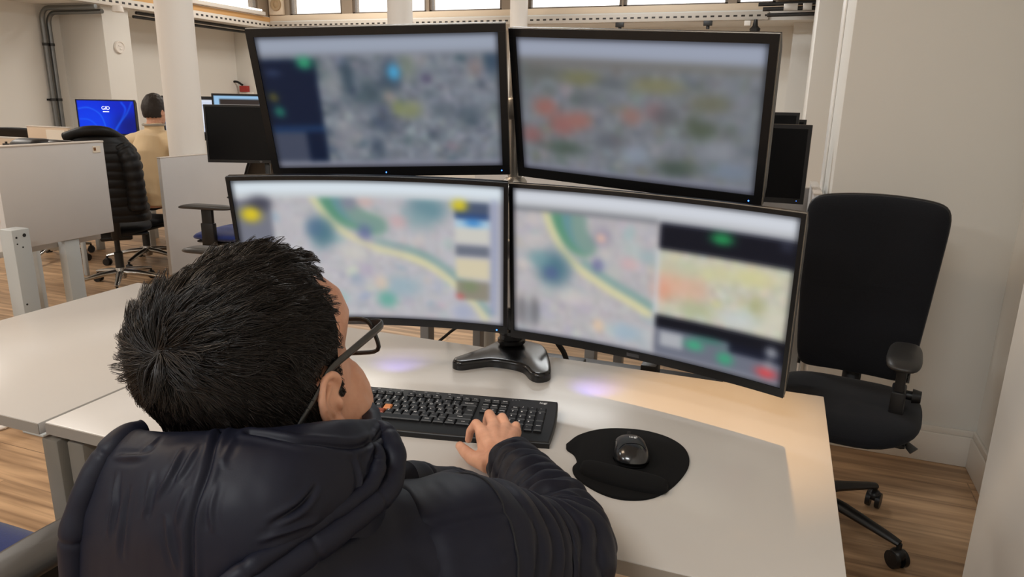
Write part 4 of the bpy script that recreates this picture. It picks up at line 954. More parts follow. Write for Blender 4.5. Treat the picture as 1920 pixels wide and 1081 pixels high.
# ears
def ear(d):
    X = T(d * .0705, -.006, -.004) @ RZ(d * math.radians(-22)) @ RX(math.radians(-10)) @ Matrix.Diagonal((d * .95, .80, .84, 1))
    hx = [(-.004, .012, .010), (.003, .014, .024), (.008, .004, .034), (.012, -.010, .033), (.015, -.020, .020), (.014, -.021, .004), (.010, -.016, -.012), (.006, -.007, -.024)]
    hb.tube([X @ p for p in catmull(hx, 4)], .0042, 8)
    hb.ell(X @ Vector((.004, .002, -.026)), (.0065, .009, .010), n=12)
    for p, r in (((.001, -.004, .016), (.0045, .014, .015)), ((.002, -.010, .0), (.005, .012, .018)), ((-.004, .004, -.008), (.006, .010, .016))): hb.ell(X @ Vector(p), r, X.to_3x3().normalized(), n=12)
    hb.tube([X @ p for p in catmull([(.006, .0, .022), (.010, -.010, .014), (.010, -.012, 0), (.006, -.004, -.012)], 4)], .003, 8)
    hb.ell(X @ Vector((.003, .010, -.002)), (.004, .004, .007), n=10)
ear(1); ear(-1)
bmesh.ops.transform(hb.bm, matrix=HP, verts=hb.bm.verts[:])
# neck, trunk, arms and legs (body coordinates = world)
neck0 = HP @ Vector((0, -.012, -.03)); neck1 = Vector((-.398, .462, .965))
hb.tube([neck0, (neck0 + neck1) / 2, neck1, (-.395, .45, .90)], [.050, .056, .062, .09], 24)
fwd = Vector((-.47, .883, 0)); rgt = Vector((.883, .47, 0))
spine = [(-.352, .362, .52), (-.366, .395, .66), (-.382, .43, .80), (-.392, .448, .90)]
def trunk(mb, prof):
    m = len(prof)
    def f(u, v):
        t = v * (m - 1); i = min(int(t), m - 2); k = t - i
        c = [prof[i][j] * (1 - k) + prof[i + 1][j] * k for j in range(5)]
        a = u * 2 * PI
        return Vector((c[0], c[1], c[2])) + rgt * (c[3] * math.cos(a)) + fwd * (c[4] * math.sin(a))
    mb.grid(f, 40, 4 * m, closed_u=True)
    bmesh.ops.holes_fill(mb.bm, edges=[e for e in mb.bm.edges if e.is_boundary])
trunk(hb, [(-.352, .362, .47, .15, .11), (-.352, .362, .55, .16, .115), (-.366, .395, .66, .15, .11), (-.382, .43, .80, .165, .115), (-.392, .448, .88, .165, .10), (-.396, .455, .935, .12, .075), (-.398, .462, .975, .06, .055)])
SHR, ELR, WRR = Vector((-.272, .595, .890)), Vector((-0.2044, 0.7673, 0.8060)), Vector((-0.3898, 1.0025, 0.7820))
SHL, ELL, WRL = Vector((-.505, .420, .885)), Vector((-.70, .60, .795)), Vector((-.745, .89, .782))
for a, b, c in ((SHR, ELR, WRR), (SHL, ELL, WRL)):
    mid = (a + b) / 2; mid2 = (b + c) / 2
    hb.tube([Vector((-.394, .452, .90)), a, mid, b], [.06, .055, .047, .039], 16)
    hb.tube([b, b * .6 + c * .4, c], [.036, .032, .021], 16)
for d in (-1, 1):
    hip = Vector((-.352, .362, .50)) + rgt * (.085 * d); knee = hip + fwd * .40 + rgt * (.05 * d) + Vector((0, 0, -.02)); ank = knee + fwd * .05 + Vector((0, 0, -.40))
    hb.tube([hip, (hip + knee) / 2, knee], [.085, .075, .058], 16); hb.tube([knee, knee * .6 + ank * .4, ank], [.055, .055, .038], 16)
    hb.tube([ank + Vector((0, 0, -.02)) - fwd * .03, ank + fwd * .10 + Vector((0, 0, -.035)), ank + fwd * .19 + Vector((0, 0, -.045))], [.042, .038, .03], 12)
# right hand: palm, four bent fingers and the thumb
MCP = [Vector((-0.4485, 1.0700, 0.7890)), Vector((-0.4349, 1.0946, 0.7920)), Vector((-0.4134, 1.1009, 0.7890)), Vector((-0.3954, 1.1054, 0.7830))]
PIP = [Vector((-0.4618, 1.0767, 0.7960)), Vector((-0.4518, 1.1153, 0.8000)), Vector((-0.4281, 1.1197, 0.7960)), Vector((-0.3987, 1.1141, 0.7880))]
hand_r = [(.0102, .0092, .0080), (.0108, .0095, .0082), (.0102, .0090, .0078), (.0090, .0080, .0070)]
for q, p, r in zip(MCP, PIP, hand_r):
    dv = Vector(((p - q).x, (p - q).y, 0)).normalized()
    dip = p + dv * .016 + Vector((0, 0, -.020)); tip = dip + dv * .005 + Vector((0, 0, -.019))
    hb.tube([q, (q + p) / 2 + Vector((0, 0, .001)), p], [r[0] * 1.02, r[0] * .95, r[1] * 1.03], 14); hb.ell(p, (r[1] * 1.04,) * 3, n=14)
    hb.tube([p, dip, tip], [r[1], r[2], r[2] * .86], 14); hb.ell(tip, (r[2] * .88,) * 3, n=12); hb.ell(q, (r[0] * 1.08,) * 3, n=14)
wr = WRR
for q, rr in zip(MCP, (.0125, .0125, .0122, .0112)): hb.tube([wr + (q - wr) * -.1, wr + (q - wr) * .35, wr + (q - wr) * .7, q - Vector((0, 0, .002))], [.0175, .0175, .0155, rr], 14)
hb.ell((wr + MCP[1]) / 2 + Vector((0, 0, -.009)), (.032, .036, .016), n=16)
T0, T1, T2, T3 = Vector((-0.4049, 0.9925, 0.7720)), Vector((-0.4396, 1.0119, 0.7650)), Vector((-0.4687, 1.0432, 0.7570)), Vector((-0.4905, 1.0704, 0.7500))
hb.tube([wr, T0, T1], [.019, .0175, .0128], 14); hb.tube([T1, T2, T3], [.0128, .0110, .0085], 14); hb.ell(T2, (.0108,) * 3, n=12); hb.ell(T3, (.0088,) * 3, n=12)
hb.tube([T0, (T0 + MCP[0]) / 2 + Vector((0, 0, -.006)), MCP[0] + Vector((0, 0, -.008))], [.016, .011, .011], 12)
# left hand resting on the keyboard side (hidden from the photograph's side)
for k in range(4):
    b0 = WRL + Vector((-.03 + .02 * k, .075, .004)); hb.tube([WRL, b0], [.022, .012], 12); hb.tube([b0, b0 + Vector((.002, .035, .006)), b0 + Vector((.003, .058, -.010)), b0 + Vector((.003, .066, -.026))], [.0102, .0092, .0082, .007], 12)
hb.tube([WRL, WRL + Vector((.035, .035, -.012)), WRL + Vector((.05, .062, -.018))], [.02, .013, .009], 12)
body_me = remesh(hb, .0022, 5, .5)
man = mesh_obj('person', body_me, skinm, None)
tag(man, 'seated person in a navy puffer jacket and glasses, one hand on the keyboard', 'person')
# thumb nail
nd = (T3 - T2).normalized()

# ---- hair: close cap plus locks
def in_scalp(a, z):
    """hairline: True where hair grows; a = angle (front = +90 deg), z = height"""
    s, c = math.sin(a), math.cos(a)
    if s > .38: return z > .108 + .004 * min(1, abs(c) / .6)
    if s > .26: return z > .046 + .45 * (s - .26)
    if s > .10: return z > (-.010 if s < .24 else .02)
    if s > -.22: return z > .034 - .02 * max(0, -s)
    return z > -.070 + .03 * max(0, abs(c) - .4)
NA, NZ = 150, 84
hc = MB(); grid = {}
for i in range(NA):
    for j in range(NZ):
        a = 2 * PI * i / NA; z = -.075 + (.1355 + .075) * (1 - (1 - j / (NZ - 1)) ** 1.6)
        if in_scalp(a, z): grid[i, j] = hc.bm.verts.new(HP @ (head_pt(a, z, .0035 + .004 * min(1, max(0, (z + .02) / .08)))))
for i in range(NA):
    for j in range(NZ - 1):
        q = [(i, j), ((i + 1) % NA, j), ((i + 1) % NA, j + 1), (i, j + 1)]
        if all(k in grid for k in q): hc.bm.faces.new([grid[k] for k in q])
bmesh.ops.delete(hc.bm, geom=[v for v in hc.bm.verts if not v.link_faces], context='VERTS')
cap_local = bpy.data.meshes.new('cap'); hc.bm.to_mesh(cap_local); cap_local.transform(HP.inverted())
hair_cap = hc.build('hair', hairm, man, angle=180)
tag(hair_cap, 'short thick black hair with a crown whorl')
WH = Vector((-.004, -.078, .098))                    # whorl
def hair_strands(n, seed):
    r = np.random.default_rng(seed)
    roots, dirs, nrm, lens = [], [], [], []
    Hi = HP.inverted(); me = cap_local
    me.calc_loop_triangles()
    tri = np.array([t.vertices[:] for t in me.loop_triangles]); co = verts_np(me); A, B_, C_ = co[tri[:, 0]], co[tri[:, 1]], co[tri[:, 2]]
    cr = np.cross(B_ - A, C_ - A); ar = np.linalg.norm(cr, axis=1); pick = r.choice(len(tri), n, p=ar / ar.sum())
    u, v = r.uniform(size=n), r.uniform(size=n); fl = u + v > 1; u[fl] = 1 - u[fl]; v[fl] = 1 - v[fl]
    PP = A[pick] + (B_ - A)[pick] * u[:, None] + (C_ - A)[pick] * v[:, None]; NN = cr[pick] / (ar[pick][:, None] + 1e-12)
    for p, nn in zip(PP, NN):
        p = Vector(p); nn = Vector(nn); z = p.z; a = math.atan2(p.y, p.x)
        c0 = Vector((0, -.005, .03))
        if nn.dot(p - c0) < 0: nn = -nn
        d = p - WH
        # swirl about the whorl, then combed: forward on top, down on the sides and nape
        rad = d - nn * d.dot(nn); L = rad.length; rad.normalize()
        sw = nn.cross(rad)
        top = max(0.0, min(1.0, (p.z - .055) / .05)); fr = max(0.0, min(1.0, (p.y + .02) / .09)) * max(0.0, 1 - (abs(p.x) / .062) ** 3)
        side = 1 - top
        flow = rad * 1.0 + sw * (-.55 * math.exp(-L / .035)) + Vector((.12, .55 - .60 * fr, .05)) * (top * (1 - math.exp(-L / .03))) + Vector((0, .22 if p.y > -.02 else .02, -.75)) * side
        flow = flow - nn * flow.dot(nn); flow.normalize()
        lift = .20 + .30 * math.exp(-L / .02) + 1.0 * top * fr + r.normal(0, .10)
        ln = .023 + .016 * top + .015 * top * fr - .005 * (p.z < -.02) + r.normal(0, .003)
        if p.y > .035: ln *= .72
        if p.z < .0: ln *= .72; lift *= .75
        if p.y > -.03 and p.z < .05: ln *= .6; lift *= .4
        if p.y > .018 and (p.z < .088 or abs(p.x) > .045): flow = (flow + Vector((0, -.95, -.55))); flow = (flow - nn * flow.dot(nn)).normalized(); lift *= .5; ln *= .75
        roots.append(p); dirs.append((flow + nn * lift).normalized()); nrm.append(nn); lens.append(max(.008, ln))
    return [np.array([tuple(x) for x in q]) for q in (roots, dirs, nrm)] + [np.array(lens)]
def build_hair(n, seed):
    P, D, N, L = hair_strands(n, seed)
    r = np.random.default_rng(seed + 1); K = 6; S = 3
    # clumping: pull each strand toward a lock leader
    nc = n // 22; lead = r.choice(len(P), nc, replace=False)
    idx = np.empty(len(P), int)
    for s in range(0, len(P), 2000):
        d = ((P[s:s + 2000, None, :] - P[None, lead, :]) ** 2).sum(-1); idx[s:s + 2000] = lead[d.argmin(1)]
    jit = r.normal(0, .10, P.shape); D = D + jit; D /= np.linalg.norm(D, axis=1)[:, None]
    ld = D[idx]; lp = P[idx]
    t = np.linspace(0, 1, K)[None, :, None]
    def curve(P, D, N, L):
        # rises along D then bends back toward the scalp
        bend = (-N * .50)[:, None, :] * (t ** 2) * (L * .62)[:, None, None]
        return P[:, None, :] + D[:, None, :] * t * L[:, None, None] + bend
    C = curve(P, D, N, L); CL = curve(lp, ld, N[idx], L[idx])
    w = (t ** 1.4) * .80
    C = C * (1 - w) + CL * w
    C += r.normal(0, .0006, C.shape) * t
    wv = r.normal(0, 1, (len(P), 3))[idx]; phs = r.uniform(0, 6.28, len(P))[idx]
    C += wv[:, None, :] * (np.sin(t * 5.5 + phs[:, None, None]) * t * .0011)
    # keep out of the skull: push outward relative to the head centre
    H = np.array(HP); R3, t3 = H[:3, :3], H[:3, 3]
    C = C @ R3.T + t3
    tang = np.gradient(C, axis=1); tang /= np.linalg.norm(tang, axis=2)[:, :, None] + 1e-9
    ref = r.normal(0, 1, (len(P), 1, 3)); sd = np.cross(tang, ref); sd /= np.linalg.norm(sd, axis=2)[:, :, None] + 1e-9
    up = np.cross(tang, sd)
    rad = (.00044 * (1 - .72 * np.linspace(0, 1, K) ** 1.6))[None, :, None] * r.uniform(.8, 1.3, (len(P), 1, 1))
    V = np.stack([C + rad * (sd * math.cos(2 * PI * k / S) + up * math.sin(2 * PI * k / S)) for k in range(S)], 2)   # n,K,S,3
    nS = len(P); base = (np.arange(nS) * K * S)[:, None, None]
    i = np.arange(K - 1)[None, :, None]; k = np.arange(S)[None, None, :]; k1 = (k + 1) % S
    F = np.stack([base + i * S + k, base + i * S + k1, base + (i + 1) * S + k1, base + (i + 1) * S + k], -1).reshape(-1, 4)
    return V.reshape(-1, 3), F
def quad_mesh(name, V, F):
    me = bpy.data.meshes.new(name); me.vertices.add(len(V)); me.vertices.foreach_set('co', V.astype(np.float32).ravel())
    me.loops.add(F.size); me.loops.foreach_set('vertex_index', F.astype(np.int32).ravel())
    me.polygons.add(len(F)); me.polygons.foreach_set('loop_start', np.arange(0, F.size, 4, dtype=np.int32)); me.polygons.foreach_set('loop_total', np.full(len(F), 4, np.int32))
    me.update(calc_edges=True); return me
V, F = build_hair(NHAIR, 5)
sm = quad_mesh('strands', V, F)
b2 = bmesh.new(); b2.from_mesh(hair_cap.data); b2.from_mesh(sm); b2.to_mesh(hair_cap.data); b2.free(); bpy.data.meshes.remove(sm)
hair_cap.data.polygons.foreach_set('use_smooth', np.ones(len(hair_cap.data.polygons), bool))
# eyebrow and sideburn stubble are part of the hair mass; glasses next
gl = bpy.data.objects.new('eyeglasses', None); COL.objects.link(gl); gl.parent = man; gl['label'] = 'dark rectangular-framed glasses'
framed = mat('dark_acetate', (30, 29, 27), .3, coat=.3)
def rim(d):
    pts = []
    for k in range(32):
        a = 2 * PI * k / 32; c, s = math.cos(a), math.sin(a); n_ = 4.2; r = (abs(c) ** n_ + abs(s) ** n_) ** (-1 / n_)
        x = d * .0375 + c * r * .0290; z = .009 + s * r * .0195 + (.002 if s > 0 else 0)
        pts.append((x, .1125 - .10 * (abs(x) / .075) ** 2 * .09, z))
    return pts
fm = MB()
for d in (-1, 1): fm.tube([HP @ Vector(p) for p in rim(d)], [(.0024, .0024)] * 32, 8, closed=True)
fm.tube([HP @ Vector(p) for p in ((-.010, .1145, .016), (0, .118, .018), (.010, .1145, .016))], .0026, 8)
fm.build('rims', framed, gl)
for d in (-1, 1):
    tp = catmull([(d * .0655, .1080, .022), (d * .0760, .1070, .022), (d * .0800, .098, .022), (d * .0805, .045, .026), (d * .0795, .0, .028), (d * .0775, -.022, .020), (d * .0690, -.052, .004), (d * .0590, -.070, -.014)], 5)
    n_ = len(tp)
    fm = MB(); fm.tube([HP @ p for p in tp], [(.0019, .0058 - .0036 * (i / n_)) for i in range(n_)], 10); fm.build('temple', framed, gl)
    ln = MB(); c = Vector((d * .0365, .1035 - .002, .017)); vs = [ln.bm.verts.new(HP @ Vector(p)) for p in rim(d)]; ln.bm.faces.new(vs)
    bmesh.ops.solidify(ln.bm, geom=ln.bm.faces[:], thickness=.0015); ln.build('lens', glassm, gl, smooth=False)

# ---- jacket
def patch(ctrl, nu, nv):
    """smooth surface through a grid of control points (rows x columns)"""
    rows = [catmull(r, max(1, nu // (len(r) - 1))) for r in ctrl]
    cols = list(zip(*rows)); return [catmull(list(c), max(1, nv // (len(ctrl) - 1))) for c in cols]    # [u][v]
def add_patch(mb, G):
    vs = [[mb.bm.verts.new(p) for p in col] for col in G]
    for i in range(len(vs) - 1):
        for j in range(len(vs[0]) - 1): mb.bm.faces.new((vs[i][j], vs[i + 1][j], vs[i + 1][j + 1], vs[i][j + 1]))
jb = MB()
trunk(jb, [(-.350, .358, .47, .205, .165), (-.352, .362, .55, .21, .165), (-.366, .395, .66, .205, .16), (-.380, .425, .78, .215, .155), (-.386, .440, .86, .21, .14), (-.392, .452, .92, .17, .125), (-.396, .460, .965, .125, .105), (-.398, .465, 1.0, .095, .095)])
for s, c in ((SHR, 1), (SHL, -1)):
    jb.tube([Vector((-.392, .45, .90)), s * .5 + Vector((-.392, .45, .92)) * .5, s + Vector((0, 0, .0))], [.10, .088, .082], 24); jb.ell(s, (.083, .083, .083), n=24)
jme = remesh(jb, .0045, 12, .5)
co = verts_np(jme); nn = norms_np(jme)
# quilted baffles round the trunk, smoother on the back yoke
zz = co[:, 2]; ph = (zz - .02) / .062
low = np.clip((.93 - zz) / .06, 0, 1)
co = co + nn * ((np.abs(np.sin(ph * PI)) ** .6 - .7) * .006 * low)[:, None]
def fnoise(co, sc, seed=0): return np.array([noise.noise(Vector((p[0] * sc[0] + seed, p[1] * sc[1], p[2] * sc[2]))) for p in co])
co = co + nn * (fnoise(co, (16, 16, 16)) * .006)[:, None]
put_verts(jme, co)
jacket = mesh_obj('jacket', jme, navy, man); tag(jacket, 'navy quilted puffer jacket')
def sleeve(name, path, rad, nper, pitch, amp, seed, foldmid=None, armhole=None):
    pts = catmull(path, nper); n = len(pts); R_ = [float(np.interp(i / (n - 1), np.linspace(0, 1, len(rad)), rad)) for i in range(n)]
    # resample by length
    seg = [0.0]
    for a, b in zip(pts, pts[1:]): seg.append(seg[-1] + (b - a).length)
    Lg = seg[-1]; m = int(Lg / .0022); M_ = 96
    sl = np.linspace(0, Lg, m); P = np.stack([np.interp(sl, seg, [p[k] for p in pts]) for k in range(3)], 1); RR = np.interp(sl, seg, R_)
    tg = np.gradient(P, axis=0); tg /= np.linalg.norm(tg, axis=1)[:, None]
    up = np.array([0, 0, 1.0]); V = np.empty((m, M_, 3))
    for i in range(m):
        u = up - tg[i] * up.dot(tg[i]); u /= np.linalg.norm(u); sd = np.cross(tg[i], u); up = u
        th = np.arange(M_) * 2 * PI / M_
        wob = np.array([noise.noise(Vector((math.cos(q) * 1.4 + seed, math.sin(q) * 1.4, sl[i] * 9))) for q in th])
        s2 = sl[i] + .015 * wob + (0 if foldmid is None else .0)
        b = np.abs(np.sin(s2 / pitch * PI)) ** .55 - .72
        fine = np.array([noise.noise(Vector((math.cos(q) * 1.7 + seed * 3, math.sin(q) * 1.7, sl[i] * 75))) for q in th])
        comp = 0.0
        if foldmid is not None: comp = math.exp(-((sl[i] - foldmid * Lg) / .055) ** 2)
        yk = np.zeros(M_)
        if armhole is not None and sl[i] / Lg < armhole: yk = .0030 * (np.exp(-((th - 1.05) / .035) ** 2) + np.exp(-((th - .62) / .035) ** 2))
        on = 1.0 if armhole is None else min(1.0, max(0.0, (sl[i] / Lg - armhole) / .03))
        r = RR[i] - yk + on * amp * b * (1 + .6 * comp) + .0030 * fine * (1 + 1.5 * comp)
        V[i] = P[i] + (np.cos(th) * r)[:, None] * sd + (np.sin(th) * r)[:, None] * u
    i = np.arange(m - 1)[:, None]; k = np.arange(M_)[None, :]; k1 = (k + 1) % M_
    F = np.stack([i * M_ + k, i * M_ + k1, (i + 1) * M_ + k1, (i + 1) * M_ + k], -1).reshape(-1, 4)
    # turned-in cuff
    V = V.reshape(-1, 3); last = V[-M_:]; cen = P[-1]
    ins = cen + (last - cen) * .86; ins2 = ins - tg[-1] * .03
    V = np.concatenate([V, ins + tg[-1] * .003, ins2]); b0 = (m - 1) * M_
    for off in (0, M_):
        F = np.concatenate([F, np.stack([b0 + off + k[0], b0 + off + k1[0], b0 + off + M_ + k1[0], b0 + off + M_ + k[0]], -1)])
    me = quad_mesh(name, V, F); o = mesh_obj(name, me, navy, jacket)
    if armhole is not None:
        i0 = int(armhole * m); MB().tube([Vector(p) * 1.0 for p in (P[i0] + (V[i0 * M_:(i0 + 1) * M_] - P[i0]) * 1.006)[::2]], .0014, 6, closed=True).build('armhole_seam', seamm, o)
    return o
CUFF = Vector((-0.3630, 0.9918, 0.7870))
sleeve('sleeve', [SHR + Vector((-.045, -.055, .005)), SHR + Vector((0, 0, 0)), (SHR + ELR) / 2 + Vector((.0, .0, -.012)), ELR, (ELR * .6 + CUFF * .4) + Vector((.008, .004, .002)), CUFF], [.090, .088, .080, .066, .053, .0415], 10, .031, .0070, 3, foldmid=.60, armhole=.13)
sleeve('sleeve', [SHL + Vector((.045, -.02, .005)), SHL, (SHL + ELL) / 2, ELL, (ELL + WRL) / 2, WRL + Vector((.0, -.02, .0))], [.088, .086, .078, .07, .058, .046], 10, .030, .005, 9, foldmid=.55)
# hood and high collar
hd = MB()
ctrl = [[(-0.5118, 0.4291, 1.0526), (-0.4696, 0.4285, 1.0535), (-0.4210, 0.4371, 1.0592), (-0.3770, 0.4598, 1.0622), (-0.3500, 0.5005, 1.0534), (-0.3443, 0.5535, 1.0381)],
        [(-0.4982, 0.4118, 1.0828), (-0.4474, 0.4081, 1.0887), (-0.3978, 0.4155, 1.0966), (-0.3578, 0.4386, 1.0986), (-0.3370, 0.4834, 1.0851), (-0.3372, 0.5432, 1.0627)],
        [(-0.4903, 0.3902, 1.0818), (-0.4353, 0.3854, 1.0902), (-0.3787, 0.3941, 1.0973), (-0.3373, 0.4184, 1.0976), (-0.3208, 0.4670, 1.0840), (-0.3207, 0.5286, 1.0558)],
        [(-0.4965, 0.3742, 1.0650), (-0.4259, 0.3670, 1.0791), (-0.3647, 0.3769, 1.0848), (-0.3219, 0.4033, 1.0825), (-0.3076, 0.4535, 1.0656), (-0.3073, 0.5145, 1.0391)],
        [(-0.5030, 0.3615, 1.0363), (-0.4223, 0.3528, 1.0556), (-0.3566, 0.3600, 1.0648), (-0.3166, 0.3874, 1.0584), (-0.3023, 0.4359, 1.0434), (-0.3044, 0.4954, 1.0227)],
        [(-0.5061, 0.3532, 1.0034), (-0.4228, 0.3442, 1.0261), (-0.3556, 0.3499, 1.0357), (-0.3228, 0.3739, 1.0309), (-0.3141, 0.4143, 1.0216), (-0.3122, 0.4631, 1.0085)],
        [(-0.5074, 0.3498, 0.9621), (-0.4269, 0.3424, 0.9859), (-0.3653, 0.3455, 1.0018), (-0.3436, 0.3657, 0.9981), (-0.3353, 0.3992, 0.9964), (-0.3254, 0.4354, 0.9943)],
        [(-0.5104, 0.3512, 0.9125), (-0.4343, 0.3473, 0.9351), (-0.3843, 0.3538, 0.9511), (-0.3611, 0.3694, 0.9561), (-0.3518, 0.3969, 0.9632), (-0.3479, 0.4269, 0.9663)]]
add_patch(hd, patch(ctrl, 260, 245))
bmesh.ops.recalc_face_normals(hd.bm, faces=hd.bm.faces[:])
hme = bpy.data.meshes.new('hood'); hd.bm.to_mesh(hme); hd.bm.free()
co = verts_np(hme); nn = norms_np(hme)
camv = np.array([0, 0, 1.36]) - co.mean(0)
if (nn @ camv).mean() < 0: hme.flip_normals(); nn = norms_np(hme)
# seams and pulled creases follow lines on the cloth
from mathutils import kdtree
kd = kdtree.KDTree(len(co))
for q, p in enumerate(co): kd.insert(Vector(p), q)
kd.balance()
def on_cloth(pts, n=40): return np.array([tuple(p) for p in catmull([kd.find(p)[0] for p in catmull(pts, 3)], n)])
def dist_to(line): return np.sqrt(((co[:, None, :] - line[None]) ** 2).sum(-1).min(1))
disp = fnoise(co, (22, 22, 8), 2.0) * .0016 + fnoise(co, (11, 11, 9), 4.0) * .0042 + fnoise(co, (70, 70, 20), 9.0) * .0005
for line, w in (([(-0.4000, 0.4122, 1.0996), (-0.3800, 0.3748, 1.0893), (-0.3788, 0.3569, 1.0636), (-0.3769, 0.3451, 1.0353), (-0.3762, 0.3410, 0.9925)], .0034), ([(-0.3729, 0.4119, 1.1020), (-0.3346, 0.4216, 1.0976), (-0.3198, 0.4569, 1.0742), (-0.3212, 0.4911, 1.0604), (-0.3258, 0.5312, 1.0520)], .0030)):
    q = dist_to(on_cloth(line)); disp -= w * np.exp(-(q / .0022) ** 2); disp += .0014 * np.exp(-((q - .006) / .003) ** 2)
for line, w in (([(-0.4115, 0.3845, 1.0907), (-0.4082, 0.3677, 1.0779), (-0.4154, 0.3599, 1.0600)], .0036), ([(-0.3997, 0.3874, 1.0972), (-0.3987, 0.3705, 1.0831), (-0.4011, 0.3629, 1.0752)], .0030), ([(-0.4270, 0.3665, 1.0790), (-0.4237, 0.3549, 1.0609), (-0.4250, 0.3499, 1.0451)], .0030), ([(-0.3880, 0.3640, 1.0775), (-0.3901, 0.3541, 1.0647), (-0.3929, 0.3487, 1.0493)], .0028),
        ([(-0.4848, 0.3782, 1.0713), (-0.4581, 0.3742, 1.0807), (-0.4389, 0.3751, 1.0860)], .0030), ([(-0.4697, 0.3714, 1.0664), (-0.4638, 0.3567, 1.0459), (-0.4644, 0.3490, 1.0193)], .0036), ([(-0.4495, 0.3941, 1.0927), (-0.4481, 0.3818, 1.0903), (-0.4543, 0.3771, 1.0819)], .0026), ([(-0.4006, 0.3523, 1.0565), (-0.3970, 0.3453, 1.0390), (-0.3886, 0.3423, 1.0135)], .0026), ([(-0.3681, 0.3692, 1.0814), (-0.3645, 0.3565, 1.0628), (-0.3607, 0.3517, 1.0488)], .0022),
        ([(-0.3158, 0.4623, 1.0684), (-0.3079, 0.4590, 1.0467), (-0.3039, 0.4455, 1.0326)], .0034), ([(-0.3111, 0.4141, 1.0677), (-0.3159, 0.3929, 1.0576), (-0.3297, 0.3725, 1.0505)], -.0050), ([(-0.3354, 0.3667, 1.0414), (-0.3220, 0.3867, 1.0438), (-0.3154, 0.4109, 1.0426)], .0030), ([(-0.4466, 0.3640, 1.0646), (-0.4467, 0.3516, 1.0365), (-0.4460, 0.3476, 1.0059)], -.0030), ([(-0.3330, 0.5187, 1.0563), (-0.3252, 0.4884, 1.0562), (-0.3157, 0.4682, 1.0503)], .0026), ([(-0.3790, 0.4037, 1.1005), (-0.3739, 0.3871, 1.0935), (-0.3701, 0.3774, 1.0856)], .0020)):
    ln = on_cloth(line); k = np.linspace(-1, 1, len(ln)); dd = ((co[:, None, :] - ln[None]) ** 2).sum(-1); am = dd.argmin(1); q = np.sqrt(dd[np.arange(len(co)), am])
    disp += w * (1 - k[am] ** 2) * (.75 * np.exp(-(q / .0022) ** 2) - .35 * np.exp(-((q - .005) / .0028) ** 2))
co = co + nn * disp[:, None]; put_verts(hme, co)
hood = mesh_obj('hood', hme, navy, jacket); hood['label'] = 'loose navy hood lying on the back'
sol = hood.modifiers.new('cloth', 'SOLIDIFY'); sol.thickness = .014; sol.offset = -1
def puff_roll(name, pts, rad, seed, pitch=.05, parent=None):
    path_ = catmull(pts, 30); n = len(path_)
    r = [float(np.interp(i / (n - 1), np.linspace(0, 1, len(rad)), rad)) for i in range(n)]
    ac = 0.0
    for i in range(1, n):
        ac += (path_[i] - path_[i - 1]).length; r[i] *= (1 - .10 * math.exp(-(((ac % .072) - .036) / .0028) ** 2)) * (1 + .05 * math.sin(ac / .072 * 2 * PI + PI / 2 + PI))
    m = MB(); m.tube(path_, [(q * (1 + .08 * noise.noise(Vector((i * .055, seed, 0)))), q * (.95 + .08 * noise.noise(Vector((i * .055, seed + 5, 0))))) for i, q in enumerate(r)], 28)
    bmesh.ops.subdivide_edges(m.bm, edges=[], cuts=1)
    o = m.build(name, navy, parent or hood, angle=180)
    me = o.data; co = verts_np(me); nn = norms_np(me); co = co + nn * (fnoise(co, (45, 45, 45), seed) * .0015)[:, None]; put_verts(me, co); return o
puff_roll('hood_rim', [(-0.3499, 0.5437, 1.0500), (-0.3276, 0.5363, 1.0531), (-0.3070, 0.5202, 1.0472), (-0.2974, 0.5026, 1.0311), (-0.2964, 0.4765, 1.0233), (-0.3048, 0.4343, 1.0215), (-0.3195, 0.3936, 1.0142), (-0.3357, 0.3604, 1.0079), (-0.3615, 0.3398, 0.9885)], [.007, .010, .0115, .012, .0125, .0135, .015, .016, .016], 1)
puff_roll('hood_rim', [(-0.3241, 0.4822, 1.0641), (-0.3127, 0.4984, 1.0555), (-0.3015, 0.4827, 1.0438), (-0.3012, 0.4610, 1.0370), (-0.3107, 0.4214, 1.0346), (-0.3219, 0.3884, 1.0302), (-0.3338, 0.3570, 1.0246), (-0.3490, 0.3397, 1.0107)], [.003, .007, .0085, .009, .0085, .008, .008, .007], 2)
puff_roll('hood_rim', [(-0.4917, 0.4165, 1.0794), (-0.4957, 0.3981, 1.0780), (-0.5018, 0.3802, 1.0618), (-0.5079, 0.3666, 1.0372), (-0.5129, 0.3581, 1.0061), (-0.5152, 0.3540, 0.9673), (-0.5161, 0.3573, 0.9221)], [.008, .010, .011, .012, .0125, .013, .013], 3)
# high front collar on the right side of the neck
nc = HP @ Vector((.0, .01, -.075))
cb = MB()
def col_pt(u, v):
    a = u * 2 * PI; c, s = math.cos(a), math.sin(a)
    topz = 1.060 + .006 * max(0, -s) - .012 * max(0, s)
    z = .955 + (topz - .955) * v; k = 1 + .08 * (1 - v) + .04 * math.sin(v * PI)
    return Vector((-.402 + (rgt.x * c * .086 + fwd.x * s * .108) * k, .497 + (rgt.y * c * .086 + fwd.y * s * .108) * k, z))
cb.grid(col_pt, 90, 26, closed_u=True); cme_o = cb.build('collar', navy, jacket, angle=180)
me = cme_o.data; co = verts_np(me); nn = norms_np(me); co = co + nn * (fnoise(co, (22, 22, 14), 3) * .008 + fnoise(co, (60, 60, 40), 3) * .003)[:, None]; put_verts(me, co)
sol = cme_o.modifiers.new('cloth', 'SOLIDIFY'); sol.thickness = .018; sol.offset = -1
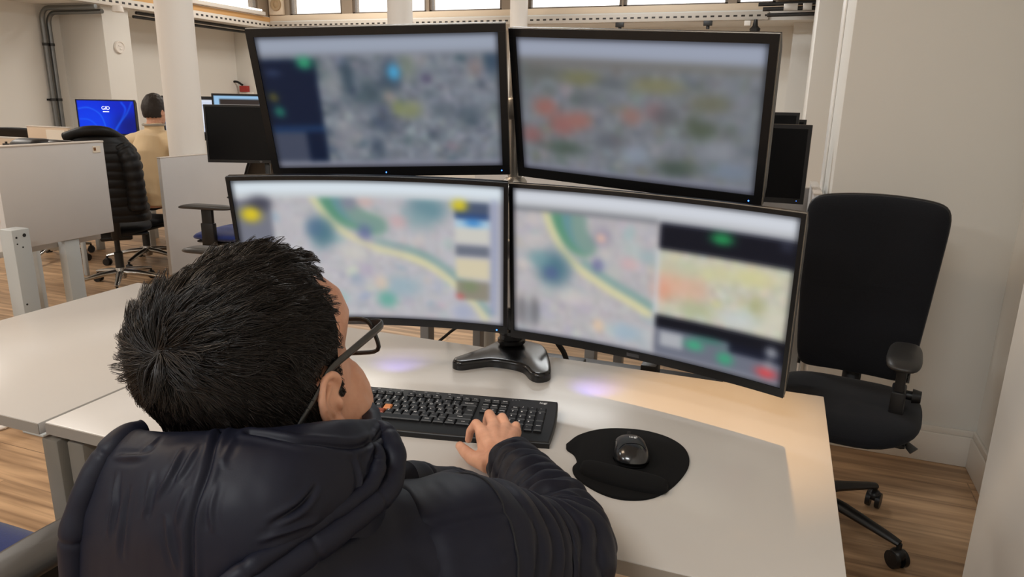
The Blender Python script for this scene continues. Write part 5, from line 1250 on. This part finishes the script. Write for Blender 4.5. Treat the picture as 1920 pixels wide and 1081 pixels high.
# puffed chest and shoulder folds at the right front
puff_roll('chest_fold', [(-0.3449, 0.5981, 0.9629), (-0.3398, 0.6466, 0.9326), (-0.3254, 0.6797, 0.9136), (-0.3108, 0.7094, 0.9021), (-0.2965, 0.7262, 0.8843)], [.024, .027, .027, .022, .014], 4, parent=jacket)
puff_roll('shoulder_yoke', [(-0.3225, 0.5400, 0.9621), (-0.3135, 0.5842, 0.9506), (-0.3026, 0.6390, 0.9351), (-0.2915, 0.6730, 0.9236)], [.024, .026, .027, .022], 6, parent=jacket)
# stitched seams on the yoke and the armhole
def stitch(name, pts, r=.0012, parent=None): return MB().tube(catmull(pts, 10), r, 6).build(name, seamm, parent or jacket)
# trousers and shoes
tr = MB()
for d in (-1, 1):
    hip = Vector((-.352, .362, .50)) + rgt * (.085 * d); knee = hip + fwd * .40 + rgt * (.05 * d) + Vector((0, 0, -.02)); ank = knee + fwd * .05 + Vector((0, 0, -.38))
    tr.tube(catmull([hip - fwd * .06, hip, (hip + knee) / 2, knee, (knee + ank) / 2, ank], 5), [.10] * 5 + [.098] * 6 + [.085] * 5 + [.075] * 5 + [.065] * 5, 20)
trousers = mesh_obj('trousers', remesh(tr, .007, 3), mat('dark_denim', (34, 38, 50), .85, bump=(300, .3, .001)), man)
for d in (-1, 1):
    hip = Vector((-.352, .362, .50)) + rgt * (.085 * d); knee = hip + fwd * .40 + rgt * (.05 * d) + Vector((0, 0, -.02)); ank = knee + fwd * .05 + Vector((0, 0, -.40))
    s = MB().tube([ank - fwd * .05 + Vector((0, 0, -.035)), ank + fwd * .03 + Vector((0, 0, -.025)), ank + fwd * .13 + Vector((0, 0, -.04)), ank + fwd * .205 + Vector((0, 0, -.045))], [(.042, .044), (.046, .055), (.046, .04), (.034, .028)], 16)
    s.build('shoe', rubberm, man)
office_chair('office_chair', 'office chair under the person in the navy jacket', (-.312, .288), math.radians(208), fabb, meshm, plast, arms=False, back=(.40, .36, .26, .50), seat_h=.375)

# ------------------------------------------------------------------ the man in the cream sweater, far left
def far_person():
    loc = Vector((-4.665, 4.40, 0)); az = math.radians(10)
    X = T(*loc) @ RZ(az)                      # local +y is where he faces
    m = MB()
    m.ell((0, .02, 1.232), (.076, .098, .112), n=28); m.ell((0, .035, 1.165), (.058, .075, .062), n=20)
    m.tube([(0, .11, 1.25), (0, .13, 1.215), (0, .125, 1.205)], [.010, .014, .010], 10)
    for d in (-1, 1): m.ell((d * .077, .0, 1.215), (.010, .02, .032), n=12)
    m.tube([(0, 0, 1.16), (0, -.015, 1.10), (0, -.02, 1.02)], [.052, .055, .075], 16)
    m.tube([(0, -.03, .48), (0, -.03, .70), (0, -.025, .92), (0, -.02, 1.03)], [(.155, .105), (.15, .10), (.18, .11), (.11, .075)], 20)
    for d in (-1, 1):
        m.tube([(0, -.02, 1.0), (d * .19, -.01, .985), (d * .24, .05, .76), (d * .20, .30, .79), (d * .14, .36, .785)], [.06, .06, .045, .034, .03], 14)
        m.ell((d * .13, .40, .785), (.04, .055, .018), n=14)
        for k in range(4): m.tube([(d * (.10 + .02 * k), .43, .787), (d * (.10 + .02 * k), .47, .785), (d * (.10 + .02 * k), .485, .768)], [.010, .009, .008], 8)
        m.tube([(d * .10, .40, .785), (d * .075, .43, .775), (d * .07, .455, .77)], [.014, .011, .009], 8)
        m.tube([(d * .09, -.02, .53), (d * .12, .40, .50), (d * .13, .44, .10)], [.08, .06, .045], 14); m.tube([(d * .13, .42, .055), (d * .13, .60, .04)], [.042, .034], 12)
    bmesh.ops.transform(m.bm, matrix=X, verts=m.bm.verts[:])
    man2 = mesh_obj('person', remesh(m, .006, 4), skinm, None)
    tag(man2, 'seated person in a cream sweater seen from behind beyond the column', 'person')
    s = MB()
    s.tube([(0, -.03, .50), (0, -.03, .58), (0, -.035, .75), (0, -.03, .92), (0, -.02, 1.03), (0, -.015, 1.065)], [(.19, .15), (.195, .15), (.19, .145), (.21, .14), (.15, .11), (.085, .085)], 28)
    s.tube([(0, -.018, 1.03), (0, -.010, 1.125)], [.076, .070], 24)
    for d in (-1, 1): s.tube([(0, -.02, 1.0), (d * .10, -.018, 1.0), (d * .20, -.01, .975), (d * .245, .03, .82), (d * .25, .06, .77), (d * .215, .24, .79), (d * .17, .33, .79)], [.08, .08, .078, .066, .062, .05, .04], 18)
    bmesh.ops.transform(s.bm, matrix=X, verts=s.bm.verts[:])
    sme = remesh(s, .007, 6); co = verts_np(sme); nn = norms_np(sme); co = co + nn * (fnoise(co, (14, 14, 9), 2) * .012)[:, None]; put_verts(sme, co)
    sw = mesh_obj('sweater', sme, mat('cream_knit', (226, 200, 160), .9, bump=(420, .4, .002), sheen=.2), man2)
    MB().tube([X @ Vector((.078 * math.cos(2 * PI * k / 28), -.012 + .078 * math.sin(2 * PI * k / 28), 1.118)) for k in range(28)], .009, 8, closed=True).build('collar', mat('grey_knit', (160, 152, 140), .9), sw)
    h = MB(); NA2, NZ2 = 90, 60; g = {}
    for i in range(NA2):
        for j in range(NZ2):
            a = 2 * PI * i / NA2; t = j / (NZ2 - 1); ph = (-.62 + t * (PI / 2 + .62)); dx, dy, dz = math.cos(a) * math.cos(ph), math.sin(a) * math.cos(ph), math.sin(ph)
            if dz < -.52 + 1.3 * max(0, dy + .28) + .05 * noise.noise(Vector((dx * 9, dy * 9, 4))): continue
            r = 1.10 + .035 * noise.noise(Vector((dx * 5, dy * 5, dz * 5)))
            g[i, j] = h.bm.verts.new(X @ Vector((dx * .078 * r, .018 + dy * .100 * r, 1.236 + dz * .114 * r)))
    for i in range(NA2):
        for j in range(NZ2 - 1):
            q = [(i, j), ((i + 1) % NA2, j), ((i + 1) % NA2, j + 1), (i, j + 1)]
            if all(k in g for k in q): h.bm.faces.new([g[k] for k in q])
    bmesh.ops.delete(h.bm, geom=[v for v in h.bm.verts if not v.link_faces], context='VERTS')
    ho = h.build('hair', mat('dark_brown_hair', (34, 24, 18), .55, bump=(160, .8, .004)), man2, angle=180)
    md = ho.modifiers.new('thick', 'SOLIDIFY'); md.thickness = .008; md.offset = -1
    t = MB()
    for d in (-1, 1): t.tube([(d * .08, -.05, .535), (d * .09, .10, .53), (d * .12, .40, .505), (d * .13, .445, .30), (d * .13, .44, .10)], [.10, .095, .08, .07, .06], 16)
    bmesh.ops.transform(t.bm, matrix=X, verts=t.bm.verts[:])
    mesh_obj('trousers', remesh(t, .009, 3), mat('charcoal_cloth', (44, 44, 48), .9), man2)
    for d in (-1, 1): MB().tube([X @ Vector(p) for p in ((d * .13, .38, .05), (d * .13, .48, .055), (d * .13, .62, .035))], [(.05, .05), (.05, .05), (.038, .03)], 14).build('shoe', rubberm, man2)
far_person()
# black padded jacket hung over the chair back
def hung_jacket():
    bx = T(-4.35, 3.66, 0) @ RZ(math.radians(230))
    blk = nylon('black_nylon', (20, 19, 19), .5)
    m = MB()
    def f(u, v):
        a = u * 2 * PI; c, s = math.cos(a), math.sin(a)
        z = .53 + .585 * v; n_ = 2.8; r = (abs(c) ** n_ + abs(s) ** n_) ** (-1 / n_)
        top = max(0.0, 1 - max(0, v - .80) / .20) ** .5 if v > .8 else 1.0
        w = (.205 + .03 * math.sin(v * PI) - .03 * v) * (.62 + .38 * top); dpt = .135 * (.40 + .60 * top)
        x = c * r * w + .06 * v - .02; y = .275 + s * r * dpt + .05 * v
        b = abs(math.sin((z + .012 * noise.noise(Vector((x * 8, y * 8, z * 4)))) / .058 * PI)) ** .6 - .7
        k = 1 + .06 * b * top + .15 * noise.noise(Vector((x * 5, y * 5, z * 5)))
        return bx @ Vector((x * k, .275 + .05 * v + (y - .275 - .05 * v) * k, z + .012 * noise.noise(Vector((x * 7, y * 7, 3)))))
    m.grid(f, 90, 110, closed_u=True)
    tops = [q for q in m.bm.edges if q.is_boundary and q.verts[0].co.z > .9]
    bmesh.ops.holes_fill(m.bm, edges=tops)
    j = m.build('jacket', blk, None, angle=180)
    tag(j, 'black padded jacket hung over a chair back at the left', 'jacket')
    s = MB()
    for d in (-1, 1):
        q = catmull([(d * .14 + .05, .39, 1.02), (d * .17 + .04, .435, .93), (d * .175 + .03, .43, .76), (d * .165 + .02, .41, .62)], 14); n = len(q)
        s = MB(); s.tube([bx @ p for p in q], [(.055 + .008 * (abs(math.sin(i / n * 9 * PI)) - .6), .06 + .008 * (abs(math.sin(i / n * 9 * PI)) - .6)) for i in range(n)], 24); s.build('sleeve', blk, j, angle=180)
    s = MB(); s.tube([bx @ Vector(p) for p in catmull([(-.10, .32, 1.06), (-.02, .40, 1.115), (.10, .41, 1.12), (.21, .34, 1.08)], 8)], .032, 18); s.build('collar', blk, j, angle=180)
hung_jacket()
# added violet spots under the lower monitors tint the desk; no real lights there
for nm, (x, z) in (('LL', (.04, -.1825)), ('LR', (-.10, -.1825))):
    l = bpy.data.lights.new('violet_tint_spot', 'SPOT'); l.color = (.24, .18, 1.0); l.energy = .42; l.spot_size = 1.5; l.spot_blend = 1.0; l.shadow_soft_size = .006
    o = bpy.data.objects.new('violet_tint_spot', l); COL.objects.link(o); o.matrix_world = MON[nm] @ T(x, -.004, z - .004) @ RX(math.radians(18))
